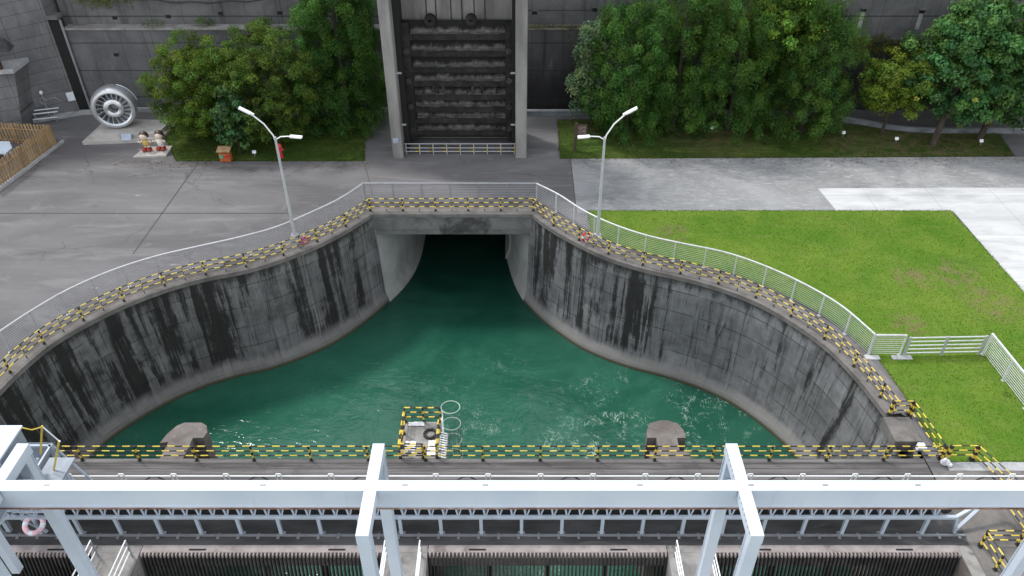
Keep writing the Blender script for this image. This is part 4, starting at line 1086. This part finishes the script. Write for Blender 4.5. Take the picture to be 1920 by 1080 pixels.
def hcol(x, y, z0, z1):
    b = MB()
    b.box(x - 0.2, x + 0.2, y - 0.2, y - 0.17, z0, z1); b.box(x - 0.2, x + 0.2, y + 0.17, y + 0.2, z0, z1)
    b.box(x - 0.16, x - 0.13, y - 0.169, y + 0.169, z0, z1); b.box(x + 0.13, x + 0.16, y - 0.169, y + 0.169, z0, z1)
    b.box(x - 0.32, x + 0.32, y - 0.32, y + 0.32, z0, z0 + 0.03)
    return b
for x in (-29.0, -16.85, -4.7, 7.35, 19.5):
    cb = MB().box(x - 0.2, x + 0.2, 14.6, 16.309, ZT - 0.42, ZT + 0.002).box(x - 0.2, x + 0.2, 16.731, 18.3, ZT - 0.42, ZT + 0.002).box(x - 0.2, x + 0.2, 16.309, 16.731, ZT + 0.001, ZT + 0.004)
    o = cb.build("cross_beam", 'steel_paint', t)
    bt = MB()
    for y in np.arange(14.75, 18.2, 0.22): bt.box(x - 0.208, x - 0.2, y, y + 0.06, ZT - 0.12, ZT - 0.05)
    b2 = bt.build("bolts", 'galv_dark', o); b2.location = (0, 0, 0)
    for y in (14.85, 18.0): hcol(x, y, 0.0 if x < 19 else 0.02, ZT - 0.421).build("column", 'steel_paint', t)
    MB().beam((x, 17.0, ZT - 0.5), (x, 17.85, ZT - 1.4), 0.16, 0.14).build("knee_brace", 'steel_paint', t)

# ------------------------------------------------------------------ rake machine at the left end
t = thing("rake_machine", "pale blue trash rake machine with a deep white topped body at the frame corner", "rake machine", (-18.4, 17, 0))
MB().box(-20.6, -17.35, 13.4, 19.05, 6.85, 8.44).build("body", 'machine_grey', t)
MB().box(-20.75, -17.28, 13.3, 19.12, 8.445, 8.52).build("top_plate", 'steel_paint', t)
MB().box(-17.349, -17.26, 13.4, 19.05, 6.8, 6.9).build("bottom_flange", 'steel_grey', t)
for y in (14.5, 16, 17.5): MB().box(-17.348, -17.28, y - 0.06, y + 0.06, 6.95, 8.4).build("rib", 'steel_grey', t)
for x, y in ((-20.4, 13.6), (-20.4, 18.8), (-17.6, 13.6), (-17.6, 18.8)): MB().box(x - 0.16, x + 0.16, y - 0.16, y + 0.16, 0.3, 6.848).build("leg", 'steel_paint', t)
MB().box(-17.34, -16.4, 18.4, 19.6, 6.2, 6.28).build("platform", 'machine_grey', t)
lad = MB()
lad.tube([(-17.2, 19.15, 7.0), (-16.75, 19.3, 8.3)], 0.035, [0, 1], 6); lad.tube([(-16.9, 19.0, 6.3), (-16.35, 19.2, 7.6)], 0.035, 0, 6)
for s in (0.2, 0.6): lad.tube([(-17.4, 19.1, 8.45), (-17.1, 19.2, 8.2), (-16.75, 19.3, 8.25)], 0.025, 0, 5)
lad.build("ladder_rail", ['yellow', 'white_board'], t)
MB().tube([(-16.75, 19.3, 8.25), (-16.4, 19.25, 7.6), (-16.3, 19.2, 7.6)], 0.025, 0, 5).build("chain", 'white_board', t)
t = thing("hopper_frame", "pale blue lattice hopper frame over the plaza end of the conveyor", "hopper", (-20.6, 21.8, 0))
for x in (-21.9, -19.6):
    for y in (20.9, 22.5): MB().box(x - 0.09, x + 0.09, y - 0.09, y + 0.09, 0, 3.7).build("post", 'steel_grey', t)
h = MB().hull([(-21.3, 21.4, 2.2), (-20.2, 21.4, 2.2), (-20.2, 22.1, 2.2), (-21.3, 22.1, 2.2)], [(-22.0, 20.8, 3.75), (-19.5, 20.8, 3.75), (-19.5, 22.6, 3.75), (-22.0, 22.6, 3.75)], cap=False)
h.build("hopper", 'machine_grey', t)
b = MB()
for z in (0.9, 2.0, 3.65):
    b.beam((-21.9, 22.5, z), (-19.6, 22.5, z), 0.08, 0.1); b.beam((-21.9, 20.9, z), (-19.6, 20.9, z), 0.08, 0.1); b.beam((-19.6, 20.9, z), (-19.6, 22.5, z), 0.08, 0.1)
b.beam((-19.52, 20.9, 0.9), (-19.52, 22.5, 2.0), 0.05, 0.08); b.beam((-19.52, 22.5, 2.0), (-19.52, 20.9, 3.6), 0.05, 0.08)
b.beam((-19.6, 20.8, 0.9), (-21.9, 20.8, 2.0), 0.08, 0.05); b.beam((-19.6, 22.6, 3.6), (-21.9, 22.6, 2.0), 0.08, 0.05)
b.beam((-22.6, 20.8, 0.1), (-21.2, 20.8, 1.5), 0.1, 0.1); b.beam((-20.2, 20.8, 0.1), (-21.4, 20.8, 1.5), 0.1, 0.1); b.beam((-23.4, 20.8, 1.5), (-19.2, 20.8, 1.5), 0.1, 0.1)
b.beam((-19.5, 22.5, 3.6), (-18.3, 22.7, 0.05), 0.08, 0.08); b.beam((-19.45, 21.4, 3.3), (-18.2, 21.9, 0.6), 0.07, 0.07)
b.build("braces", 'steel_grey', t)
def ring(label, c, R, r, mat, mat2, nrm, cat="lifebuoy", name="lifebuoy", group=None):
    t = thing(name, label, cat, c, group)
    q = Vector(nrm).normalized().to_track_quat('Z', 'Y')
    pts = [q @ Vector((R * math.cos(a), R * math.sin(a), 0)) + Vector(c) for a in np.linspace(0, 2 * math.pi, 29)[:-1]]
    MB().tube(pts, r, [0, 0, 0, 0, 0, 1, 1], 10, True).build("ring", [mat, mat2], t, True)
    return t
ring("faded white and pink lifebuoy hanging low on the hopper frame", (-20.35, 20.55, 0.95), 0.36, 0.11, 'pink', 'white_board', (0.1, -0.6, 1), group="lifebuoys on railings")
ring("red lifebuoy hanging on the railing beside the lawn street lamp", (4.55, 43.2, 0.55), 0.3, 0.07, 'red', 'white_board', (0.6, -0.7, 0.1), group="lifebuoys on railings")
ring("magenta and orange lifebuoy hanging on the railing beside the plaza street lamp", (-13.75, 42.85, 0.5), 0.22, 0.07, plain("magenta_foam", (0.4, 0.05, 0.2), 0.6), 'orange', (0.7, -0.7, 0.1), group="lifebuoys on railings")

# ------------------------------------------------------------------ railed platform with caged ladder
t = thing("railed_platform", "small platform with yellow and black rails jutting out over the water", "platform", (-4.6, 26, 0))
MB().box(-5.5, -3.75, 24.96, 27.3, -0.095, 0.0).build("floor", 'pier_top', t)
def rail_seg(a, b, name="rail"):
    for i, z in enumerate((0.35, 0.68, 1.0)):
        striped_rail([Vector(a), Vector(b)], z, 0.036, 0.3, i).build(name, ['yellow', 'black'], t, True)
rail_seg((-5.5, 24.95), (-5.5, 27.3)); rail_seg((-5.5, 27.3), (-3.75, 27.3)); rail_seg((-3.75, 24.95), (-3.75, 26.5))
rail_seg((-5.5, 24.97), (-4.4, 24.97))
for p in ((-5.5, 25), (-5.5, 25.7), (-5.5, 26.5), (-5.5, 27.3), (-4.6, 27.3), (-3.75, 27.3), (-3.75, 26.5), (-3.75, 25.0), (-4.4, 24.97)):
    o = bpy.data.objects.new("post", post_data(1.0, 0.09)); COL.objects.link(o); o.parent = t
    o.location = Vector((p[0], p[1], 0)) - t.location
t = thing("caged_ladder", "white rung ladder with thin green safety hoops going down to the water", "ladder", (-3.3, 26.6, 0))
for y in (26.55, 27.1): MB().tube([(-3.62, y, 1.0), (-3.62, y, -7.9)], 0.03, 0, 6).build("stile", 'white_paint', t, True)
r_ = MB()
for z in np.arange(-7.5, 0.9, 0.28): r_.tube([(-3.62, 26.55, z), (-3.62, 27.1, z)], 0.024, 0, 6)
r_.build("rungs", 'white_paint', t)
hoopm = plain("pale_green_steel", (0.34, 0.42, 0.36), 0.5)
HC = Vector((-3.17, 26.85))
for z in np.arange(1.5, -6.0, -1.15):
    MB().tube([(HC.x + 0.45 * math.cos(a), HC.y + 0.42 * math.sin(a), z) for a in np.linspace(0, 2 * math.pi, 29)[:-1]], 0.022, 0, 6, True).build("hoop", hoopm, t, True)
for a in np.linspace(-1.9, 1.9, 8):
    MB().tube([(HC.x + 0.43 * math.cos(a), HC.y + 0.4 * math.sin(a), 0.4), (HC.x + 0.43 * math.cos(a), HC.y + 0.4 * math.sin(a), -6)], 0.014, 0, 5).build("cage_bar", 'galv_dark', t)
t = thing("stair_ladder", "steep white rung stair beside the railed platform", "ladder", (-3.3, 25.7, 0))
s_ = MB()
for i in range(11):
    u = i / 10; s_.beam((-3.68 + 0.0 * u, 26.55 - 1.5 * u, 0.02 + 0.03), (-3.36, 26.45 - 1.5 * u, 0.05), 0.06, 0.04)
s_.build("rungs", 'white_paint', t)
MB().beam((-3.7, 26.6, 0.02), (-3.7, 25.0, 0.02), 0.05, 0.06).beam((-3.34, 26.5, 0.02), (-3.34, 24.9, 0.02), 0.05, 0.06).build("side_rail", 'galv_dark', t)
tag(MB().tube([(-4.2 + (0.26 + 0.03 * (i % 3)) * math.cos(i * 0.45), 26.45 + (0.26 + 0.03 * (i % 3)) * math.sin(i * 0.45), 0.05 + 0.006 * (i // 5)) for i in range(60)], 0.045, 0, 6).build("hose_coil", 'rubber', None, True), "coiled black hose lying on the railed platform", "hose")
for i, (x0, x1, y0, y1, lab) in enumerate(((-5.35, -4.55, 27.0, 27.25, "crumpled white plastic sheet at the far rail of the platform"), (-5.35, -4.85, 25.3, 26.0, "pale plastic sheet on the platform floor along the plaza side rail"), (-4.25, -3.85, 25.1, 26.05, "pale plastic sheet on the platform floor below the hose coil"))):
    mb = MB(); random.seed(i)
    gx, gy = 5, 6
    pt = [[(x0 + (x1 - x0) * a / gx + random.uniform(-.02, .02), y0 + (y1 - y0) * b / gy, 0.02 + random.random() * 0.06) for a in range(gx + 1)] for b in range(gy + 1)]
    for b in range(gy):
        for a in range(gx):
            mb.face([pt[b][a], pt[b][a + 1], pt[b + 1][a + 1], pt[b + 1][a]])
    tag(mb.build("plastic_sheet", 'tarp', None, True), lab, "plastic sheet", "plastic sheets on the platform")
t = thing("floodlight", "small white floodlight standing in the notch of the corner block", "floodlight", (19.2, 25.4, -0.55))
MB().tube([(19.2, 25.4, -0.55), (19.2, 25.4, 0.25)], 0.03).build("stem", 'galv', t, True)
MB().hull([(19.0, 25.2, 0.2), (19.4, 25.2, 0.2), (19.35, 25.5, 0.2), (19.05, 25.5, 0.2)], [(19.0, 25.15, 0.5), (19.4, 25.15, 0.5), (19.35, 25.45, 0.56), (19.05, 25.45, 0.56)]).build("lamp_housing", 'white_board', t)
t = thing("white_sack", "white plastic sack slumped by the deck gate", "sack", (20.2, 24.3, 0))
MB().ball((20.12, 24.6, 0.16), 0.24, 0.17, 0.18).ball((20.0, 24.52, 0.34), 0.11, 0.1, 0.2).ball((20.3, 24.5, 0.1), 0.14, 0.12, 0.1).build("sack", 'tarp', t, True)

# ------------------------------------------------------------------ trees
rng = np.random.default_rng(11)
def leaf_mesh(name, pts, nrm, size, tint, parent, aspect=0.55, up=None, mat='leaf'):
    m = len(pts)
    r = rng.normal(size=(m, 3))
    t1 = np.cross(nrm, r if up is None else up + 0.35 * r)
    t1 /= np.linalg.norm(t1, axis=1, keepdims=True) + 1e-9
    t2 = np.cross(nrm, t1); t2 /= np.linalg.norm(t2, axis=1, keepdims=True) + 1e-9
    if up is not None: t1, t2 = t2, t1
    L = (size * rng.uniform(0.65, 1.35, m))[:, None]
    W = L * aspect
    fold = nrm * L * 0.12
    v = np.empty((m, 4, 3))
    v[:, 0] = pts - t1 * L * 0.5; v[:, 1] = pts + t2 * W * 0.5 + fold; v[:, 2] = pts + t1 * L * 0.5; v[:, 3] = pts - t2 * W * 0.5 + fold
    me = bpy.data.meshes.new(name)
    me.vertices.add(m * 4); me.loops.add(m * 4); me.polygons.add(m)
    me.vertices.foreach_set("co", v.ravel().astype(np.float32))
    me.loops.foreach_set("vertex_index", np.arange(m * 4, dtype=np.int32))
    me.polygons.foreach_set("loop_start", np.arange(0, m * 4, 4, dtype=np.int32))
    me.materials.append(M[mat])
    ca = me.color_attributes.new("tint", 'FLOAT_COLOR', 'CORNER')
    c = np.ones((m, 4, 4), np.float32); c[:, :, :3] = tint[:, None, :]
    ca.data.foreach_set("color", c.ravel())
    me.update(calc_edges=True)
    me.validate()
    o = bpy.data.objects.new(name, me); COL.objects.link(o)
    if parent is not None:
        o.parent = parent; o.location = -parent.location
    return o
def clump_leaves(cent, rads, per, base, var, flame=False):
    """leaves on the outside of each clump; returns points, normals, tints"""
    m = len(cent)
    d = rng.normal(size=(m * per, 3)); d /= np.linalg.norm(d, axis=1, keepdims=True)
    flip = (d[:, 2] < 0) & (rng.random(m * per) < 0.55)
    d[flip, 2] *= -1
    rr = np.repeat(rads, per) * rng.uniform(0.35, 1.08, m * per) ** 0.7
    sc = np.array([1, 1, 1.35 if flame else 0.8])
    p = np.repeat(cent, per, 0) + d * rr[:, None] * sc
    nn = d + rng.normal(size=d.shape) * 0.55 + np.array([0, 0, 0.45]); nn /= np.linalg.norm(nn, axis=1, keepdims=True)
    hue = np.repeat(rng.uniform(-1, 1, m), per)
    val = np.repeat(rng.uniform(1 - var, 1 + var, m), per) * rng.uniform(0.75, 1.25, m * per)
    t = np.array(base)[None, :] * 1.55 * val[:, None]
    t[:, 0] *= 1 + 0.2 * hue; t[:, 2] *= 1 - 0.2 * hue
    return p, nn, t
def crown_points(kind, c, R, z0, z1, m):
    pts = []
    ph = rng.uniform(0, 6.28, 6)
    while len(pts) < m:
        a = rng.uniform(0, 2 * math.pi)
        u = rng.uniform(0, 1)
        if kind == 'cone':
            prof = min(1.0, (1 - u) ** 0.62 * 1.02) * (0.75 + 0.25 * min(1, u * 6))
        elif kind == 'flame':
            prof = math.sin(math.pi * (0.12 + 0.88 * (1 - u)) ** 1.0) ** 0.55 if u > 0.35 else 0.9 + 0.1 * u / 0.35
            prof = min(prof, 1.0)
        else:
            prof = math.sqrt(max(0.02, 1 - (2 * u - 0.92) ** 2 / 1.2))
        prof *= 1 + 0.13 * math.sin(3 * a + ph[0] + 4 * u) + 0.09 * math.sin(5 * a + ph[1] - 9 * u) + 0.06 * math.sin(14 * u + ph[2])
        r = R * prof * rng.uniform(0.35, 1.0) ** 0.36
        pts.append((c[0] + r * math.cos(a), c[1] + r * math.sin(a) * 0.92, z0 + (z1 - z0) * u))
    return np.array(pts)
def lobed(kind, c, R, z0, z1, m, nl):
    """clumps gathered on the outer sides of big lobes, so the crown has shoulders and dark gaps"""
    lr = R * (2.1 / math.sqrt(nl)) * (1.15 if kind == 'round' else 1.0)
    lc = crown_points(kind, c, R - lr * 0.75, z0 + lr * 0.55, z1 - lr * 0.8, nl * 6)
    pick = [0]
    for _ in range(nl - 1):          # spread the lobes apart
        d = np.min(np.linalg.norm(lc[:, None, :] - lc[None, pick, :], axis=2), axis=1)
        pick.append(int(np.argmax(d)))
    lc = lc[pick]
    mid = np.array([c[0], c[1], (z0 + z1) / 2])
    k = rng.integers(0, nl, m)
    out = lc[k] - mid; out /= np.linalg.norm(out, axis=1, keepdims=True) + 1e-6
    d = rng.normal(size=(m, 3)) + out * 0.8 + np.array([0, 0, 0.3]); d /= np.linalg.norm(d, axis=1, keepdims=True)
    s_ = lr * rng.uniform(0.75, 1.3, nl)[k] * rng.uniform(0.6, 1.0, m) ** 0.5
    st = np.array([1, 1, 1.45 if kind != 'round' else 0.9])
    return lc[k] + d * s_[:, None] * st
def tree(name, label, x, y, kind, R, z0, z1, n_cl, per, rc, size, base, var=0.46, lean=(0, 0), trunk=0.2, aspect=0.5, limbs=0, group="trees at the foot of the dam", cat="tree", flowers=None, lobes=16):
    t = thing(name, label, cat, (x, y, 0), group)
    c = (x + lean[0], y + lean[1])
    tr = MB()
    top = z0 + (z1 - z0) * (0.45 if limbs else 0.8)
    spine = [(x, y, -0.05), (x + lean[0] * 0.25 + 0.05, y + lean[1] * 0.25, top * 0.3), (x + lean[0] * 0.7, y + lean[1] * 0.7, top * 0.65), (c[0], c[1], top)]
    tr.tube(spine, trunk, 0, 9, r2=trunk * 0.35)
    for i in range(limbs):
        a = 2 * math.pi * i / limbs + 0.7
        s = spine[1 + i % 2]
        e = (c[0] + R * 0.62 * math.cos(a), c[1] + R * 0.62 * math.sin(a), z0 + (z1 - z0) * (0.35 + 0.25 * (i % 3) / 2))
        mid = ((s[0] * 0.55 + e[0] * 0.45), (s[1] * 0.55 + e[1] * 0.45), s[2] * 0.45 + e[2] * 0.55)
        tr.tube([s, mid, e], trunk * 0.5, 0, 7, r2=trunk * 0.12)
    tr.build("trunk", 'bark', t, True)
    cen = lobed(kind, c, R, z0, z1, n_cl, lobes)
    ncore = int(n_cl * 0.3)
    core = crown_points(kind, c, R * 0.85, z0 + 0.3, z1 - 1.2, ncore)
    cen = np.vstack([cen, core]); n_cl += ncore
    p, nn, ti = clump_leaves(cen, rng.uniform(0.7, 1.3, n_cl) * rc, per, base, var, kind in ('cone', 'flame'))
    upv = None
    if kind in ('cone', 'flame'):
        d = p - np.array([c[0], c[1], 0]); d[:, 2] = 0
        d /= np.linalg.norm(d, axis=1, keepdims=True) + 1e-6
        upv = d * 0.6 + np.array([0, 0, 1.0])
    leaf_mesh("crown", p, nn, size, ti, t, aspect, upv)
    if flowers:
        q = cen[rng.integers(0, n_cl, flowers)]
        q = q + (q - np.array([c[0], c[1], (z0 + z1) / 2])) * 0.25
        cp_, cn, ct = clump_leaves(q, np.full(flowers, 0.22), 26, (0.24, 0.28, 0.08), 0.1)
        leaf_mesh("blossom", cp_, cn, 0.16, ct, t, 0.7)
    return t
Gr = (0.052, 0.105, 0.022)
tree("bushy_tree", "round yellow green bushy tree nearest the turbine wheel", -24.6, 58.9, 'round', 3.2, 0.3, 8.0, 300, 180, 0.52, 0.15, (0.058, 0.094, 0.012))
tree("bushy_tree", "olive green bushy tree in the middle of the tree bed", -19.3, 58.8, 'round', 3.9, 0.3, 9.0, 300, 180, 0.52, 0.15, (0.05, 0.084, 0.014))
tree("conifer", "tall bright green conifer beside the gate pillar", -13.9, 60.4, 'flame', 3.5, 0.4, 13.0, 480, 190, 0.5, 0.165, (0.036, 0.086, 0.016), aspect=0.35)
tree("sapling", "dark broad leaved sapling in front of the bushy trees", -21.7, 55.9, 'round', 1.3, 0.4, 5.2, 60, 60, 0.45, 0.28, (0.04, 0.088, 0.03), trunk=0.08, aspect=0.6)
tree("shrub", "grey green shrub at the edge of the conifers by the black dam wall", 6.6, 60.6, 'flame', 1.8, 1.0, 8.4, 110, 90, 0.55, 0.24, (0.075, 0.115, 0.06), trunk=0.1, aspect=0.6, cat="shrub")
tree("conifer", "dense dark green conifer nearest the speckled sign board", 9.0, 59.6, 'flame', 3.3, 0.2, 9.8, 250, 190, 0.5, 0.165, (0.042, 0.1, 0.018), aspect=0.35)
tree("conifer", "tall dark green conifer standing behind the lawn street lamp head", 12.9, 60.0, 'flame', 3.5, 0.2, 12.6, 300, 190, 0.5, 0.165, (0.042, 0.092, 0.017), aspect=0.35)
tree("conifer", "tall mid green conifer in the middle of the right hand grove", 17.4, 59.9, 'flame', 3.5, 0.2, 12.6, 300, 190, 0.5, 0.165, (0.045, 0.095, 0.018), aspect=0.35)
tree("broadleaf_tree", "light lime green tree top rising behind the conifers", 21.0, 61.8, 'round', 3.0, 4.5, 13.6, 210, 150, 0.52, 0.2, (0.095, 0.165, 0.025), aspect=0.6)
tree("conifer", "pointed dark green conifer next to the yellowish tree", 23.4, 59.6, 'cone', 4.0, 0.2, 10.9, 300, 190, 0.5, 0.165, (0.042, 0.088, 0.016), aspect=0.35)
tree("small_tree", "small yellowish open tree between the conifer and the broadleaf trees", 30.0, 59.4, 'round', 2.8, 2.2, 7.0, 120, 80, 0.48, 0.22, (0.082, 0.128, 0.018), trunk=0.14, aspect=0.5, limbs=5)
tree("broadleaf_tree", "dense broadleaf tree with a leaning trunk and a few pale blossoms", 33.3, 57.3, 'round', 3.9, 2.4, 11.2, 230, 100, 0.58, 0.28, (0.05, 0.115, 0.035), lean=(1.2, 1.4), trunk=0.28, aspect=0.62, limbs=6, flowers=5)
tree("broadleaf_tree", "dense broadleaf tree with an upright trunk at the edge of the frame", 37.4, 58.2, 'round', 4.4, 2.6, 12.6, 260, 100, 0.6, 0.28, (0.052, 0.118, 0.034), lean=(1.6, 0.8), trunk=0.26, aspect=0.62, limbs=6, flowers=3)
def patch(name, label, cen, rads, per, size, base, group, cat="plant", aspect=0.3):
    cen = np.array(cen, float)
    p, nn, ti = clump_leaves(cen, np.array(rads, float), per, base, 0.3, True)
    t = thing(name, label, cat, tuple(cen[0]), group)
    leaf_mesh("foliage", p, nn, size, ti, t, aspect)
    return t
lp = "plants growing on the dam ledges"
patch("ledge_plant", "leafy green plant on the dam ledge above the turbine wheel", [(-25.9, 64.4, 7.3), (-25.4, 64.4, 7.4), (-25.0, 64.5, 7.2)], [0.45, 0.5, 0.35], 80, 0.2, (0.06, 0.11, 0.02), lp)
patch("ledge_plant", "low mossy plant on the dam ledge beside the drain channel", [(-30.2, 64.3, 7.15), (-29.6, 64.3, 7.15), (-29.0, 64.3, 7.15)], [0.45, 0.48, 0.42], 90, 0.15, (0.07, 0.1, 0.02), lp)
patch("ledge_plant", "grassy tuft on the dam ledge above the olive bushy tree", [(-21.5, 64.3, 7.2), (-20.8, 64.4, 7.3), (-20.3, 64.4, 7.35)], [0.45, 0.5, 0.5], 90, 0.25, (0.075, 0.11, 0.03), lp, aspect=0.15)
patch("hanging_plant", "dry hanging plant spilling down the upper dam wall above the drain channel", [(-36.2 + i * 0.45, 64.75, 9.7 - 0.25 * (i % 4)) for i in range(14)] + [(-34.5 + i * 0.4, 64.75, 8.9) for i in range(6)], [0.4] * 20, 60, 0.25, (0.085, 0.1, 0.025), lp, aspect=0.2)
patch("ledge_moss", "strip of yellow green moss along the ledge beside the sluice gate", [(0.9 + i * 0.3, 64.2, 7.12) for i in range(21)] + [(4.0, 64.0, 6.9), (4.3, 64.0, 6.4)], [0.16] * 23, 60, 0.14, (0.09, 0.11, 0.03), lp, aspect=0.25)
vn = [(26.6 + i * 0.33, 63.9 - 0.12 * math.sin(i), 6.1 + 0.22 * math.sin(i * 0.8) - 0.012 * i) for i in range(32)] + [(27.4 + i * 0.36, 63.75, 5.4 + 0.3 * math.sin(i * 1.7)) for i in range(22)]
patch("creeping_vine", "mat of mossy creeper hanging over the dam ledge above the yellowish tree", vn, [0.42] * 32 + [0.4] * 22, 80, 0.18, (0.07, 0.082, 0.018), lp, aspect=0.3)
patch("weed_tuft", "small weed tuft growing on the lawn near the swing gate", [(25.3, 29.2, 0.05)], [0.22], 40, 0.16, (0.07, 0.14, 0.02), "weed tufts on the lawn", aspect=0.2)
# scattered grass along the lawn so its edges are not cut by a knife
def grass(name, pts, h, base):
    m = len(pts)
    nn = rng.normal(size=(m, 3)); nn[:, 2] *= 0.15; nn /= np.linalg.norm(nn, axis=1, keepdims=True)
    ti = np.array(base)[None, :] * rng.uniform(0.6, 1.4, (m, 1)) * np.array([1, 1, 1]) * (1 + 0.25 * rng.normal(size=(m, 1)) * np.array([1, 0.2, 0]))
    p = pts.copy(); p[:, 2] += h * 0.35
    o = leaf_mesh(name, p, nn, h, np.clip(ti, 0.005, 1), None, 0.28, np.tile(np.array([[0, 0, 1.0]]), (m, 1)))
    return tag(o, kind='stuff')
def in_poly(px, py, poly):
    c = np.zeros(len(px), bool)
    for i in range(len(poly)):
        (x1, y1), (x2, y2) = poly[i - 1], poly[i]
        k = ((y1 > py) != (y2 > py)) & (px < (x2 - x1) * (py - y1) / (y2 - y1 + 1e-12) + x1)
        c ^= k
    return c
q = rng.uniform((4.5, 24.7), (31, 47.4), (70000, 2))
q = q[in_poly(q[:, 0], q[:, 1], lw)]
def edge_pts(poly, per_m, spread):
    out = []
    for i in range(len(poly)):
        a, b = np.array(poly[i - 1]), np.array(poly[i])
        m = int(np.linalg.norm(b - a) * per_m)
        u = rng.random((m, 1))
        out.append(a + (b - a) * u + rng.normal(size=(m, 2)) * spread * (0.4 + np.sin(u * np.linalg.norm(b - a) * 1.7 + i) ** 2))
    return np.vstack(out)
q = np.vstack([q, edge_pts(lw, 60, 0.06)])
vg = [(3.5, 62.0), (3.4, 55.0), (20, 55.15), (38.9, 55.4), (39.6, 59.3), (28, 61.0), (22, 62.0)]
bg = [(-26.3, 54.6), (-11.75, 54.6), (-12.8, 62.5), (-29.6, 62.5), (-28.4, 58.2)]
for poly, lab in ((vg, "short dark grass of the verge under the right hand grove"), (bg, "short dark grass of the bed under the bushy trees")):
    xs = np.array(poly)
    e = rng.uniform(xs.min(0), xs.max(0), (26000, 2))
    e = e[in_poly(e[:, 0], e[:, 1], poly)]
    e = e[(e[:, 1] < 57.6) | (rng.random(len(e)) < 0.3)]
    e = np.vstack([e, edge_pts(poly, 50, 0.07)])
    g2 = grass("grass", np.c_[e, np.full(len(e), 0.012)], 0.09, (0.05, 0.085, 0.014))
    tag(g2, lab, "grass")
# fallen leaves on the paving below the trees
e = np.vstack([np.c_[rng.uniform(-31, -11, 420), 54.6 - np.abs(rng.normal(size=420)) * 0.8], np.c_[rng.uniform(4, 40, 700), 55.1 - np.abs(rng.normal(size=700)) * 0.7]])
nn = np.tile(np.array([[0, 0, 1.0]]), (len(e), 1)) + rng.normal(size=(len(e), 3)) * 0.15
nn /= np.linalg.norm(nn, axis=1, keepdims=True)
lf = leaf_mesh("fallen_leaves", np.c_[e, np.full(len(e), 0.03)], nn, 0.12, np.array([[0.16, 0.1, 0.04]]) * rng.uniform(0.4, 1.6, (len(e), 1)), None, 0.5)
tag(lf, "dry fallen leaves scattered on the paving below the trees", "leaves", kind='stuff')
o = grass("grass", np.c_[q, np.full(len(q), 0.02)], 0.075, (0.085, 0.165, 0.018))
tag(o, "short green grass growing over the lawn beside the basin", "grass")
